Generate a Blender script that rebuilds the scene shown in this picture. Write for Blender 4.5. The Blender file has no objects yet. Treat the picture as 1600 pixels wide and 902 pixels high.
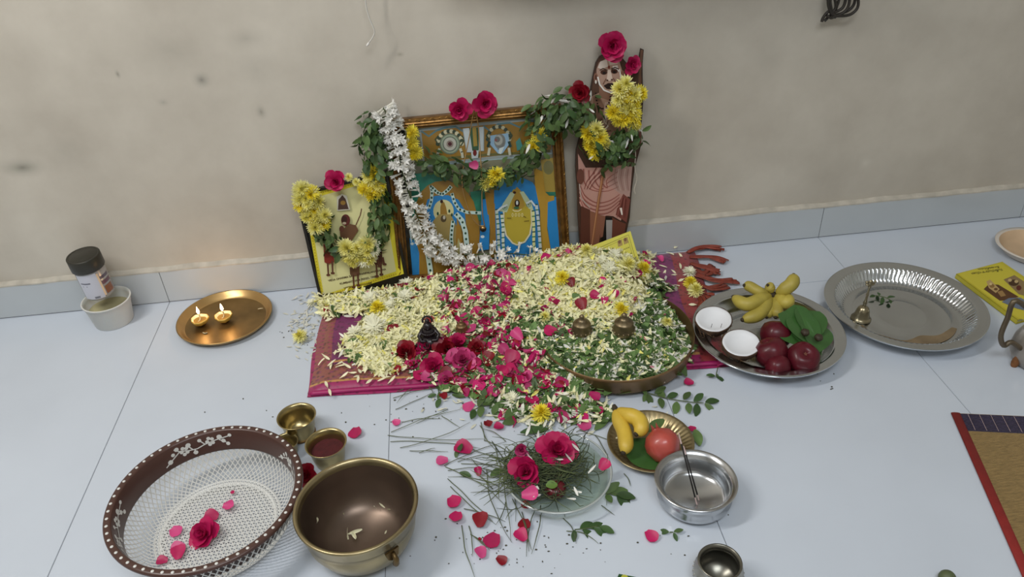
import bpy, math, random
import numpy as np
from mathutils import Vector, Matrix
from mathutils.geometry import tessellate_polygon
random.seed(7); rng = np.random.default_rng(7)
C = bpy.context.scene.collection
PI = math.pi

# ------------------------------------------------------------------ camera
F, PITCH, YAW, ROLL = 1217.674, 0.596075, 0.077948, -0.057087
CAM = Vector((0.18148, -1.81917, 1.16162))
ca, sa, cb, sb, cc, sc = math.cos(PITCH), math.sin(PITCH), math.cos(YAW), math.sin(YAW), math.cos(ROLL), math.sin(ROLL)
_w = Vector((sb*ca, cb*ca, -sa)); _r0 = Vector((cb, -sb, 0)); _u0 = _r0.cross(_w)
_r = cc*_r0 + sc*_u0; _u = -sc*_r0 + cc*_u0
cd = bpy.data.cameras.new('camera'); cam = bpy.data.objects.new('camera', cd); C.objects.link(cam)
cd.sensor_width = 36; cd.lens = 36*F/1600; cd.clip_start = .01
cam.matrix_world = Matrix(((_r.x, _u.x, -_w.x, CAM.x), (_r.y, _u.y, -_w.y, CAM.y), (_r.z, _u.z, -_w.z, CAM.z), (0, 0, 0, 1)))
bpy.context.scene.camera = cam
vs = bpy.context.scene.view_settings
bpy.context.scene.display_settings.display_device = 'sRGB'
vs.view_transform = 'Standard'; vs.look = 'None'; vs.gamma = 1; vs.use_curve_mapping = False
vs.exposure = 0.12
# ------------------------------------------------------------------ world and room light
wd = bpy.data.worlds.new('world'); bpy.context.scene.world = wd; wd.use_nodes = True
wd.node_tree.nodes['Background'].inputs[0].default_value = (.8, .85, .9, 1)
wd.node_tree.nodes['Background'].inputs[1].default_value = .3

def area(name, loc, target, sx, sy, power, col):
    l = bpy.data.lights.new(name, 'AREA'); l.shape = 'RECTANGLE'; l.size = sx; l.size_y = sy; l.energy = power; l.color = col
    o = bpy.data.objects.new(name, l); C.objects.link(o); o.location = loc
    o.rotation_euler = (Vector(target)-Vector(loc)).to_track_quat('-Z', 'Y').to_euler()
    return o
area('tube_light', (-1.25, -1.05, 2.35), (0.45, -.45, 0.0), .12, 1.1, 27, (1, .97, .93))
area('ceiling_panel_light', (.3, -2.3, 2.65), (.3, -1.4, 0), 1.3, .7, 33, (.90, .95, 1))

# ------------------------------------------------------------------ helpers
def P(px, py, z=0.0, y=None):
    d = _w + _r*((px-800)/F) - _u*((py-451)/F)
    t = (z-CAM.z)/d.z if y is None else (y-CAM.y)/d.y
    return CAM + d*t
def project(A):
    Q = np.asarray(A)-np.array(CAM); z = Q@np.array(_w)
    return 800+F*(Q@np.array(_r))/z, 451-F*(Q@np.array(_u))/z
class Plane:
    def __init__(s, o, n): s.o = Vector(o); s.n = Vector(n).normalized()
    def at(s, px, py, off=0.0):
        d = _w + _r*((px-800)/F) - _u*((py-451)/F); o = s.o + s.n*off
        return CAM + d*((o-CAM).dot(s.n)/d.dot(s.n))
def srgb(c):
    if isinstance(c, str): c = [int(c[i:i+2], 16) for i in (0, 2, 4)]
    f = lambda v: v/12.92 if v <= .04045 else ((v+.055)/1.055)**2.4
    return tuple(f(v/255) for v in c[:3]) + (1,)
def newmat(name):
    m = bpy.data.materials.new(name); m.use_nodes = True
    return m, m.node_tree, m.node_tree.nodes['Principled BSDF']
def mat(name, col, rough=.5, metal=0, noise=0, nscale=20, bump=0, bscale=60, spec=.5, coat=0, sss=0, rnd=0, detail=3, stretch=None, rvar=0):
    m, t, b = newmat(name); N = t.nodes; Lk = t.links.new
    b.inputs['Base Color'].default_value = srgb(col); b.inputs['Roughness'].default_value = rough
    b.inputs['Metallic'].default_value = metal; b.inputs['Specular IOR Level'].default_value = spec
    if coat: b.inputs['Coat Weight'].default_value = coat; b.inputs['Coat Roughness'].default_value = .08
    if sss: b.inputs['Subsurface Weight'].default_value = sss; b.inputs['Subsurface Radius'].default_value = (.01, .006, .004); b.inputs['Subsurface Scale'].default_value = .5
    src = None
    if noise or bump or rvar:
        tc = N.new('ShaderNodeTexCoord'); v = tc.outputs['Object']
        if stretch:
            mp = N.new('ShaderNodeMapping'); mp.inputs['Scale'].default_value = stretch; Lk(v, mp.inputs[0]); v = mp.outputs[0]
    if noise:
        n = N.new('ShaderNodeTexNoise'); n.inputs['Scale'].default_value = nscale; n.inputs['Detail'].default_value = detail; Lk(v, n.inputs['Vector'])
        r = N.new('ShaderNodeMapRange'); Lk(n.outputs['Fac'], r.inputs['Value']); r.inputs['From Min'].default_value = .3; r.inputs['From Max'].default_value = .7
        r.inputs['To Min'].default_value = 1-noise; r.inputs['To Max'].default_value = 1+noise*.5
        mx = N.new('ShaderNodeVectorMath'); mx.operation = 'SCALE'; mx.inputs[0].default_value = srgb(col)[:3]; Lk(r.outputs[0], mx.inputs['Scale']); src = mx.outputs[0]
        if rvar:
            r2 = N.new('ShaderNodeMapRange'); Lk(n.outputs['Fac'], r2.inputs['Value']); r2.inputs['To Min'].default_value = rough-rvar; r2.inputs['To Max'].default_value = rough+rvar; Lk(r2.outputs[0], b.inputs['Roughness'])
    if rnd:
        oi = N.new('ShaderNodeObjectInfo'); r = N.new('ShaderNodeMapRange'); Lk(oi.outputs['Random'], r.inputs['Value']); r.inputs['To Min'].default_value = 1-rnd; r.inputs['To Max'].default_value = 1+rnd*.6
        mx = N.new('ShaderNodeVectorMath'); mx.operation = 'SCALE'
        if src: Lk(src, mx.inputs[0])
        else: mx.inputs[0].default_value = srgb(col)[:3]
        Lk(r.outputs[0], mx.inputs['Scale']); src = mx.outputs[0]
    if src: Lk(src, b.inputs['Base Color'])
    if bump:
        n = N.new('ShaderNodeTexNoise'); n.inputs['Scale'].default_value = bscale; n.inputs['Detail'].default_value = 4; Lk(v, n.inputs['Vector'])
        bp = N.new('ShaderNodeBump'); bp.inputs['Strength'].default_value = bump; bp.inputs['Distance'].default_value = .002; Lk(n.outputs['Fac'], bp.inputs['Height']); Lk(bp.outputs[0], b.inputs['Normal'])
    return m
def vcmat(name, rough=.5, spec=.4, translucent=0, coat=0):
    m, t, b = newmat(name); a = t.nodes.new('ShaderNodeAttribute'); a.attribute_name = 'Col'
    t.links.new(a.outputs['Color'], b.inputs['Base Color']); b.inputs['Roughness'].default_value = rough; b.inputs['Specular IOR Level'].default_value = spec
    if coat: b.inputs['Coat Weight'].default_value = coat; b.inputs['Coat Roughness'].default_value = .1
    if translucent: thin(m, a.outputs['Color'], translucent)
    return m
def thin(m, col, k=.35):      # petals and leaves let some light through
    t = m.node_tree; b = t.nodes['Principled BSDF']; out = [n for n in t.nodes if n.type == 'OUTPUT_MATERIAL'][0]
    tl = t.nodes.new('ShaderNodeBsdfTranslucent'); mx = t.nodes.new('ShaderNodeMixShader'); mx.inputs[0].default_value = k
    if col is not None: t.links.new(col, tl.inputs[0])
    elif b.inputs['Base Color'].is_linked: t.links.new(b.inputs['Base Color'].links[0].from_socket, tl.inputs[0])
    else: tl.inputs[0].default_value = b.inputs['Base Color'].default_value
    t.links.new(b.outputs[0], mx.inputs[1]); t.links.new(tl.outputs[0], mx.inputs[2]); t.links.new(mx.outputs[0], out.inputs[0])
def glassy(name, tint, ior=1.45, rough=.02):
    m, t, b = newmat(name); N = t.nodes; N.remove(b); out = [n for n in N if n.type == 'OUTPUT_MATERIAL'][0]
    tr = N.new('ShaderNodeBsdfTransparent'); tr.inputs[0].default_value = tint; gl = N.new('ShaderNodeBsdfGlossy'); gl.inputs['Roughness'].default_value = rough
    lw = N.new('ShaderNodeLayerWeight'); lw.inputs[0].default_value = .5; pw = N.new('ShaderNodeMath'); pw.operation = 'POWER'; pw.inputs[1].default_value = 5; t.links.new(lw.outputs['Facing'], pw.inputs[0])
    f0 = ((ior-1)/(ior+1))**2; fr = N.new('ShaderNodeMath'); fr.operation = 'MULTIPLY_ADD'; fr.inputs[1].default_value = 1-f0; fr.inputs[2].default_value = f0; t.links.new(pw.outputs[0], fr.inputs[0]); mx = N.new('ShaderNodeMixShader')
    t.links.new(fr.outputs[0], mx.inputs[0]); t.links.new(tr.outputs[0], mx.inputs[1]); t.links.new(gl.outputs[0], mx.inputs[2]); t.links.new(mx.outputs[0], out.inputs[0])
    return m

class MB:
    def __init__(s): s.v = []; s.f = []; s.m = []; s.c = []
    def add(s, v, f, m=0, col=None):
        o = len(s.v); s.v += [tuple(a) for a in v]
        for q in f: s.f.append(tuple(i+o for i in q)); s.m.append(m); s.c.append(col)
        return s
    def box(s, a, b, m=0, col=None):
        x0, y0, z0 = a; x1, y1, z1 = b
        return s.add([(x0,y0,z0),(x1,y0,z0),(x1,y1,z0),(x0,y1,z0),(x0,y0,z1),(x1,y0,z1),(x1,y1,z1),(x0,y1,z1)], [(0,3,2,1),(4,5,6,7),(0,1,5,4),(1,2,6,5),(2,3,7,6),(3,0,4,7)], m, col)
    def lathe(s, prof, n=48, m=0, col=None, rfun=None, close=False, cen=(0, 0, 0)):
        vv = []; k = len(prof)
        for i in range(n):
            a = 2*PI*i/n
            for j, (r, z) in enumerate(prof):
                rr = r if rfun is None else rfun(r, z, a, j)
                vv.append((cen[0]+rr*math.cos(a), cen[1]+rr*math.sin(a), cen[2]+z))
        ff = []
        for i in range(n):
            i2 = (i+1) % n
            for j in range(k-1): ff.append((i*k+j, i2*k+j, i2*k+j+1, i*k+j+1))
            if close: ff.append((i*k+k-1, i2*k+k-1, i2*k, i*k))
        return s.add(vv, ff, m, col)
    def tube(s, pts, r, n=6, m=0, col=None, cap=True, flat=1.0):
        pts = [Vector(p) for p in pts]; K = len(pts); rr = r if isinstance(r, (list, tuple)) else [r]*K
        vv = []; up = Vector((0, 0, 1)); prev = None
        for i, p in enumerate(pts):
            d = (pts[min(i+1, K-1)]-pts[max(i-1, 0)]).normalized()
            if prev is None:
                a = d.cross(up)
                if a.length < .1: a = d.cross(Vector((1, 0, 0)))
                a.normalize()
            else: a = (prev - d*prev.dot(d)).normalized()
            prev = a; b = d.cross(a)
            for j in range(n):
                t = 2*PI*j/n; vv.append(p + (a*math.cos(t) + b*math.sin(t)*flat)*rr[i])
        ff = []
        for i in range(K-1):
            for j in range(n): ff.append((i*n+j, i*n+(j+1) % n, (i+1)*n+(j+1) % n, (i+1)*n+j))
        if cap: ff.append(tuple(range(n-1, -1, -1))); ff.append(tuple((K-1)*n+j for j in range(n)))
        return s.add(vv, ff, m, col)
    def ball(s, c, r, n=8, k=5, m=0, col=None, sc=(1, 1, 1)):
        prof = [(max(1e-5, r*math.sin(PI*j/k)), -r*math.cos(PI*j/k)) for j in range(k+1)]
        o = len(s.v); s.lathe(prof, n, m, col)
        for i in range(o, len(s.v)): x, y, z = s.v[i]; s.v[i] = (x*sc[0]+c[0], y*sc[1]+c[1], z*sc[2]+c[2])
        return s
    def poly(s, pts, m=0, col=None):
        pts = [Vector(p) for p in pts]; tri = tessellate_polygon([pts]); return s.add(pts, tri, m, col)
    def slab(s, pts, back, m=0, col=None):     # front polygon, extruded by vector back
        pts = [Vector(p) for p in pts]; n = len(pts); tri = tessellate_polygon([pts])
        s.add(pts, tri, m, col); s.add([p+back for p in pts], [t[::-1] for t in tri], m, col)
        s.add(pts+[p+back for p in pts], [(i, (i+1) % n, n+(i+1) % n, n+i) for i in range(n)], m, col); return s
    def mesh(s, name, mats, smooth=False, merge=False):
        me = bpy.data.meshes.new(name); me.from_pydata(s.v, [], s.f)
        if not isinstance(mats, (list, tuple)): mats = [mats]
        for q in mats: me.materials.append(q)
        if len(mats) > 1: me.polygons.foreach_set('material_index', s.m)
        if any(c is not None for c in s.c):
            a = me.color_attributes.new('Col', 'FLOAT_COLOR', 'CORNER'); d = []
            for p, c in zip(me.polygons, s.c): d += list(c or (1, 1, 1, 1))*p.loop_total
            a.data.foreach_set('color', d)
        if smooth: me.polygons.foreach_set('use_smooth', [True]*len(me.polygons))
        me.validate(); me.update(); return me
    def build(s, name, mats, parent=None, smooth=False, kind=None, label=None, sub=0, loc=None):
        o = bpy.data.objects.new(name, s.mesh(name, mats, smooth)); C.objects.link(o)
        if parent: o.parent = parent
        if kind: o['kind'] = kind
        if label: o['label'] = label
        if loc is not None: o.location = loc
        if sub: md = o.modifiers.new('s', 'SUBSURF'); md.levels = md.render_levels = sub
        if smooth == 'auto': pass
        return o
def tag(o, label, cat, group=None, kind=None):
    o['label'] = label; o['category'] = cat
    if group: o['group'] = group
    if kind: o['kind'] = kind
    return o
def thing(name, label, cat, loc=(0, 0, 0), rot=None, group=None):
    o = bpy.data.objects.new(name, None); C.objects.link(o); o.empty_display_size = .02
    o.matrix_basis = Matrix.Translation(loc) @ (rot.to_4x4() if rot else Matrix.Identity(4))
    return tag(o, label, cat, group)
def inst(mesh, name, M, parent=None):           # M world matrix
    o = bpy.data.objects.new(name, mesh); C.objects.link(o)
    if parent: o.parent = parent; o.matrix_basis = parent.matrix_basis.inverted() @ M
    else: o.matrix_basis = M
    return o
def basis(z, y=None, roll=0):
    z = Vector(z).normalized(); y = Vector(y) if y is not None else Vector((random.gauss(0, 1), random.gauss(0, 1), random.gauss(0, 1)))
    x = y.cross(z)
    if x.length < 1e-4: x = Vector((1, 0, 0)).cross(z)
    x.normalize(); y = z.cross(x)
    return Matrix((x, y, z)).transposed() @ Matrix.Rotation(roll, 3, 'Z')
def TM(loc, rot, s=1): return Matrix.Translation(loc) @ rot.to_4x4() @ Matrix.Scale(s, 4)
def copy_thing(root, M, label=None, group=None):
    r = root.copy(); C.objects.link(r); r.matrix_basis = M
    if label: r['label'] = label
    if group: r['group'] = group
    elif 'group' in r: del r['group']
    for ch in root.children:
        c = ch.copy(); C.objects.link(c); c.parent = r
    return r
def smooth_path(pts, n):
    pts = [Vector(p) for p in pts]; out = []; K = len(pts)-1
    for i in range(n+1):
        t = i/n*K; k = min(int(t), K-1); f = t-k
        p0, p1, p2, p3 = pts[max(k-1, 0)], pts[k], pts[k+1], pts[min(k+2, K)]
        out.append(.5*((2*p1)+(p2-p0)*f+(2*p0-5*p1+4*p2-p3)*f*f+(3*p1-p0-3*p2+p3)*f**3))
    return out

# ------------------------------------------------------------------ petals, leaves, flowers: templates
def blade(L, W, shape, nl=5, nw=2, cup=.25, curl=.15, fold=0, wave=0, ph=0):
    v = []; f = []
    for i in range(nl+1):
        t = i/nl; w = W*shape(t)*.5
        for j in range(nw+1):
            s = j/nw*2-1
            v.append((w*s, L*t, cup*w*s*s + curl*L*(t*t) + fold*abs(s)*w + wave*L*math.sin(5*t+ph)*s*.5))
    for i in range(nl):
        for j in range(nw): a = i*(nw+1)+j; f.append((a, a+1, a+nw+2, a+nw+1))
    return v, f
spear = lambda t: max(.12, math.sin(PI*min(1, (t*.86+.1)))**.75)
oval = lambda t: max(.05, math.sin(PI*(t*.92+.04))**.8)
roundp = lambda t: (.40+.60*min(1, t*1.8)**.8)*(1 if t < .72 else math.sqrt(max(.05, 1-((t-.72)/.3)**2)))
heart = lambda t: max(.03, math.sin(PI*min(1, t*.72+.3))**.9) if t < .96 else .03

M_cream = mat('cream_petal', 'fbf7d2', .55, rnd=.12, sss=0)
M_white = mat('white_petal', 'f0efe8', .5, rnd=.1)
M_pink = mat('pink_rose_petal', 'c81e62', .45, rnd=.25, noise=.2, nscale=30)
M_pinkl = mat('light_pink_rose_petal', 'd44a86', .45, rnd=.2, noise=.15, nscale=40)
M_red = mat('deep_red_rose_petal', '8c0f22', .45, rnd=.25, noise=.2, nscale=40)
M_rose = mat('magenta_rose', 'c4185c', .5, rnd=.15, noise=.25, nscale=25)
M_leaf = mat('tulsi_leaf', '5c7642', .5, rnd=.35, noise=.2, nscale=50)
M_leafd = mat('dark_leaf', '3f5c30', .45, rnd=.3, noise=.2, nscale=50)
M_stem = mat('green_stem', '4a5a30', .6)
M_grass = mat('dry_green_grass', '5c6648', .6, rnd=.3)
M_vc = vcmat('petal_mix', .55, .3, .12)
M_vcf = vcmat('flower_colours', .55, .3, .22)
for q in (M_cream, M_white, M_pink, M_pinkl, M_red, M_rose): thin(q, None, .15)
for q in (M_leaf, M_leafd): thin(q, None, .15)

CREAMP = [MB().add(*blade(.024, .0064, spear, 4, 2, .35, c, wave=w, ph=k)).mesh('cream_petal', M_cream, True) for k, (c, w) in enumerate([(.12, 0), (.3, .1), (-.1, .08), (.05, .15)])]
WHITEP = [MB().add(*blade(.022, .006, spear, 4, 2, .3, c, wave=w, ph=k)).mesh('white_petal', M_white, True) for k, (c, w) in enumerate([(.15, 0), (.3, .1)])]
def rosepetals(m): return [MB().add(*blade(L, W, roundp, 6, 4, cu, c, wave=w, ph=k)).mesh('rose_petal', m, True) for k, (L, W, cu, c, w) in enumerate([(.03, .03, .35, .1, 0), (.027, .024, .6, .25, .05), (.034, .031, .25, -.08, .08)])]
RPINK, RPINKL, RRED, RROSE = rosepetals(M_pink), rosepetals(M_pinkl), rosepetals(M_red), rosepetals(M_rose)
def leafs(m): return [MB().add(*blade(L, W, oval, 5, 2, 0, c, fold=fo, wave=w, ph=k)).mesh('leaf', m, True) for k, (L, W, c, fo, w) in enumerate([(.024, .013, -.15, .35, 0), (.02, .012, .1, .2, .1), (.028, .013, -.25, .3, .05)])]
LEAF, LEAFD = leafs(M_leaf), leafs(M_leafd)

def batch(name, tmpl, locs, zs, cols, scales, parent=None, material=None, kind='stuff', spin=None, smooth=True):
    """many copies of template meshes joined into one mesh. zs: normals"""
    n = len(locs); zs = zs/np.linalg.norm(zs, axis=1, keepdims=True)
    h = rng.normal(size=(n, 3)) if spin is None else spin
    x = np.cross(h, zs); x /= np.linalg.norm(x, axis=1, keepdims=True)+1e-9; y = np.cross(zs, x)
    R = np.stack([x, y, zs], -1)*np.asarray(scales)[:, None, None]
    which = rng.integers(0, len(tmpl), n); V = []; Fc = []; Cc = []; o = 0
    for k, (tv, tf) in enumerate(tmpl):
        ix = np.where(which == k)[0]; tv = np.array(tv); tf = np.array(tf)
        tv = tv - np.array([0, tv[:, 1].max()/2, 0])
        vv = np.einsum('nij,vj->nvi', R[ix], tv)+locs[ix][:, None]; V.append(vv.reshape(-1, 3))
        ff = tf[None]+(np.arange(len(ix))*len(tv))[:, None, None]+o; Fc.append(ff.reshape(-1, tf.shape[1])); o += len(ix)*len(tv)
        Cc.append(np.repeat(cols[ix], len(tf)*tf.shape[1], axis=0))
    V = np.concatenate(V); Fc = np.concatenate(Fc); Cc = np.concatenate(Cc)
    me = bpy.data.meshes.new(name); me.vertices.add(len(V)); me.vertices.foreach_set('co', V.ravel())
    me.loops.add(Fc.size); me.loops.foreach_set('vertex_index', Fc.ravel().astype(np.int32))
    me.polygons.add(len(Fc)); me.polygons.foreach_set('loop_start', np.arange(0, Fc.size, Fc.shape[1], dtype=np.int32))
    me.update(calc_edges=True)
    a = me.color_attributes.new('Col', 'FLOAT_COLOR', 'CORNER'); a.data.foreach_set('color', np.concatenate([Cc, np.ones((len(Cc), 1))], 1).ravel())
    me.polygons.foreach_set('use_smooth', [smooth]*len(me.polygons)); me.materials.append(material or M_vc); me.validate(); me.update()
    ob = bpy.data.objects.new(name, me); C.objects.link(ob)
    if kind: ob['kind'] = kind
    if parent: ob.parent = parent
    return ob

def chrys_mesh(R, cin, cout, dome=True, dark=False, n=21, seed=0):
    rr = random.Random(seed); m = MB(); lay = [(-12, .9), (0, 1.0), (12, .97), (26, .9), (42, .78), (58, .62), (75, .45)] if dome else [(-4, 1), (8, .95), (20, .8)]
    a, b = srgb(cin), srgb(cout)
    for k, (el, L) in enumerate(lay):
        for i in range(n - (k if dome else 0)):
            t = k/max(1, len(lay)-1); t = t if dome else t*.3
            col = tuple(b[q]*(1-t)+a[q]*t for q in range(3)); j = rr.uniform(.88, 1.08); col = tuple(min(1, c*j) for c in col)+(1,)
            v, f = blade(R*L*rr.uniform(.85, 1.1), R*.2, spear, 3, 2, .5, rr.uniform(.05, .3))
            q = Matrix.Rotation(2*PI*(i+.5*k+rr.uniform(-.3, .3))/n, 3, 'Z') @ Matrix.Rotation(math.radians(el+rr.uniform(-9, 9)), 3, 'X')
            m.add([q @ Vector(p)+Vector((0, 0, .003*k)) for p in v], f, 0, col)
    if dark: m.ball((0, 0, R*.16), R*.2, 8, 4, col=srgb('2c3a1c'), sc=(1, 1, .6))
    return m.mesh('chrysanthemum', M_vcf, True)
CH_Y = [chrys_mesh(.026, 'fbe62c', 'fbf06a', seed=k) for k in range(2)]
CH_P = [chrys_mesh(.026, 'fbf27c', 'fbf8c0', seed=5+k) for k in range(2)]
CH_C = [chrys_mesh(.026, 'f8f6d4', 'f8f7e2', dome=False, dark=True, seed=9+k) for k in range(2)]

def rose(label, loc, nrm, R=.03, petals=None, open_=1.0, group=None, full=True, seed=None):
    rr = random.Random(seed if seed is not None else int(abs(loc[0])*9173+abs(loc[1])*771)); petals = petals or RROSE
    t = thing('rose', label, 'rose', loc, basis(nrm, (0.3, 1, .2)), group); mw = t.matrix_basis
    lays = [(5, 8, 1.0), (5, 30, .9), (5, 55, .72), (4, 74, .55)] if full else [(5, 25, 1.0), (4, 60, .8)]
    for k, (n, el, s) in enumerate(lays):
        for i in range(n):
            el2 = math.radians(90-(90-el)*open_+rr.uniform(-8, 8))
            q = Matrix.Rotation(2*PI*(i+.45*k+rr.uniform(-.12, .12))/n, 3, 'Z') @ Matrix.Rotation(el2, 3, 'X')
            inst(rr.choice(petals), 'petal', mw @ TM((0, 0, .002*k), q, s*R/.031), t)
    return t

# tilted planes of the things that lean on the wall
PL_Y = Plane((0, -.085, .012), (0, -.98, .20)); PL_G = Plane((0, -.078, 0), (0, -.9936, .113)); PL_S = Plane((0, -.05, 0), (0, -.998, .05))
WALLN = Vector((0, -1, 0))

# ------------------------------------------------------------------ the room
def wall_material():
    m, t, b = newmat('painted_wall'); N = t.nodes; K = t.links.new
    tc = N.new('ShaderNodeTexCoord'); n1 = N.new('ShaderNodeTexNoise'); n1.inputs['Scale'].default_value = 3.2; n1.inputs['Detail'].default_value = 5; n1.inputs['Roughness'].default_value = .6; K(tc.outputs['Object'], n1.inputs[0])
    cr = N.new('ShaderNodeValToRGB'); e = cr.color_ramp.elements; e[0].position = .3; e[0].color = srgb('b4ac9f'); e[1].position = .68; e[1].color = srgb('cac3b6'); K(n1.outputs['Fac'], cr.inputs[0])
    cur = cr.outputs[0]
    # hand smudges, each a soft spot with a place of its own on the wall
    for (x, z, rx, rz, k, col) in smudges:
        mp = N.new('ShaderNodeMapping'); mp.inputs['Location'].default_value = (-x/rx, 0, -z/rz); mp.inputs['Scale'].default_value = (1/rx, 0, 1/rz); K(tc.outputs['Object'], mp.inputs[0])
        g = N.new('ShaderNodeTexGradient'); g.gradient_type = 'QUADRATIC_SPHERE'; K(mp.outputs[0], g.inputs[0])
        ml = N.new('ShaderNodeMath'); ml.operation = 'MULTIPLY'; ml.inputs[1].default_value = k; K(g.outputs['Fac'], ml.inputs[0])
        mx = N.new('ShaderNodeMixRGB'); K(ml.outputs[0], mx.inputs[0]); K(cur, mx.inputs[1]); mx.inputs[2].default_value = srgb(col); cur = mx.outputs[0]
    K(cur, b.inputs['Base Color']); b.inputs['Roughness'].default_value = .75; b.inputs['Specular IOR Level'].default_value = .3
    n2 = N.new('ShaderNodeTexNoise'); n2.inputs['Scale'].default_value = 90; n2.inputs['Detail'].default_value = 4; K(tc.outputs['Object'], n2.inputs[0])
    bp = N.new('ShaderNodeBump'); bp.inputs['Strength'].default_value = .12; bp.inputs['Distance'].default_value = .002; K(n2.outputs['Fac'], bp.inputs['Height']); K(bp.outputs[0], b.inputs['Normal'])
    return m
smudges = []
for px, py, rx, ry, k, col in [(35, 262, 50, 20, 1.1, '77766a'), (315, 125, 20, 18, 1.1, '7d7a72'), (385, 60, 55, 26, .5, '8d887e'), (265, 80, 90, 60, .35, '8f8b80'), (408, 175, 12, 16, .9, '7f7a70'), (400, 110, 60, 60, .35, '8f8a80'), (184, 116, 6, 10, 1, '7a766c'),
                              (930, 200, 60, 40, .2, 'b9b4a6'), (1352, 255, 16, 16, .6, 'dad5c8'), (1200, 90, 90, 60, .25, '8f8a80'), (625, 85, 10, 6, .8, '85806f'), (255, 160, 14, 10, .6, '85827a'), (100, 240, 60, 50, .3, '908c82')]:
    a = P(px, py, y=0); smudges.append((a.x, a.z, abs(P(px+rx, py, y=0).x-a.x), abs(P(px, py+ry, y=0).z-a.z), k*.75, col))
X0, X1, Y0, ZC = -2.1, 2.7, -3.3, 2.75
M_wall = wall_material()
M_room = mat('room_paint', 'd0ccc2', .8)
def struct(name, m, mats, **k): o = m.build(name, mats, **k); o['kind'] = 'structure'; return o
struct('wall_back', MB().box((X0, 0, 0), (X1, .12, ZC)), M_wall)
struct('wall_left', MB().box((X0-.12, Y0, 0), (X0, .12, ZC)), M_room)
struct('wall_right', MB().box((X1, Y0, 0), (X1+.12, .12, ZC)), M_room)
struct('wall_front', MB().box((X0, Y0-.12, 0), (X1, Y0, ZC)), M_room)
struct('ceiling', MB().box((X0, Y0, ZC), (X1, .12, ZC+.1)), mat('ceiling_paint', 'd8d6d0', .8))
M_grout = mat('grey_grout', '6c6e70', .8)
M_tile = mat('glazed_floor_tile', 'c6ced9', .17, noise=.05, nscale=3, spec=.35, rvar=.05)
M_btile = mat('glazed_baseboard_tile', 'bcc2c6', .07, noise=.05, nscale=5, spec=.5)
fl = struct('floor', MB().box((X0, Y0, -.06), (X1, 0, -.0015)), M_grout)
JY = [0, -.222]+[-.222-.6*k for k in range(1, 6)]+[Y0]; JX = [X0]+[-.6+.6*k for k in range(-2, 6)]+[X1]
def bev_tile(x0, x1, y0, y1, z0, z1, g=.0006, b=.0007):
    m = MB(); m.box((x0+g, y0+g, z0), (x1-g, y1-g, z1-b)); m.box((x0+g+b, y0+g+b, z1-b), (x1-g-b, y1-g-b, z1)); return m
for i in range(len(JX)-1):
    JY = [0, -.222, -1.422, -2.622, Y0] if abs(JX[i]-.6) < .01 else [0, -1.30 if i % 2 else -1.62, -2.5 if i % 2 else -2.82, Y0]
    for j in range(len(JY)-1):
        xa, xb, ya, yb = JX[i], JX[i+1], JY[j+1], JY[j]
        if xb-xa < .01 or yb-ya < .01: continue
        bev_tile(xa, xb, ya, yb, -.008, 0).build('tile', M_tile, fl)
bb = struct('baseboard_back', MB().box((X0, -.010, 0), (X1, 0, .0955)), M_grout)
for i in range(len(JX)-1):
    xa, xb = JX[i], JX[i+1]
    if xb-xa < .01: continue
    m = MB().box((xa+.0009, -.0125, .0028), (xb-.0009, -.010, .0955)); m.build('tile', M_btile, bb)
# rough plaster ledge on top of the baseboard
m = MB(); n = 160; prof = []
for i in range(n+1):
    x = X0+(X1-X0)*i/n; e = .0006*math.sin(i*1.7)+.0005*math.sin(i*.61)
    prof += [(x, -.0128+e, .0955), (x, -.0125+e, .099), (x, 0, .106+e*2)]
m.add(prof, [(3*i+k, 3*i+3+k, 3*i+4+k, 3*i+1+k) for i in range(n) for k in range(2)])
struct('trim_1', m, mat('chalky_plaster', 'bcb6aa', .9, noise=.2, nscale=30, bump=.5, bscale=60))

# wall unit above the frame, throws the soft shadow on top of the wall
a, b_ = P(700, 0, y=0), P(1285, 0, y=0)
t = thing('wall_shelf', 'brown wall shelf above the picture frames, its underside just above the view', 'shelf', (.63, 0, .84))
M_lam = mat('brown_laminate', '6b5540', .5)
MB().box((-.42, -.17, 0), (.46, 0, .022)).build('board', M_lam, t)
MB().box((-.42, -.018, .022), (.46, -.001, .07)).build('back_rail', M_lam, t)

# ------------------------------------------------------------------ folded silk cloth
M_silk, t_, b_ = newmat('silk_cloth'); N = t_.nodes; K = t_.links.new
a1 = N.new('ShaderNodeAttribute'); a1.attribute_name = 'Col'
tc = N.new('ShaderNodeTexCoord'); vn = N.new('ShaderNodeTexVoronoi'); vn.inputs['Scale'].default_value = 90; K(tc.outputs['Object'], vn.inputs['Vector'])
n_ = N.new('ShaderNodeTexNoise'); n_.inputs['Scale'].default_value = 120; K(tc.outputs['Object'], n_.inputs['Vector'])
mx = N.new('ShaderNodeMixRGB'); mx.blend_type = 'MULTIPLY'; mx.inputs[0].default_value = .3; K(a1.outputs['Color'], mx.inputs[1]); K(n_.outputs['Color'], mx.inputs[2])
gn = N.new('ShaderNodeGamma'); gn.inputs[1].default_value = .7; K(mx.outputs[0], gn.inputs[0]); vr = N.new('ShaderNodeMapRange'); K(vn.outputs['Distance'], vr.inputs['Value']); vr.inputs['From Min'].default_value = .15; vr.inputs['From Max'].default_value = .45; vr.inputs['To Min'].default_value = .55; vr.inputs['To Max'].default_value = 1.25
vm = N.new('ShaderNodeVectorMath'); vm.operation = 'SCALE'; K(mx.outputs[0], vm.inputs[0]); K(vr.outputs[0], vm.inputs['Scale']); K(vm.outputs[0], b_.inputs['Base Color'])
b_.inputs['Roughness'].default_value = .42; b_.inputs['Sheen Weight'].default_value = .4
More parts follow.
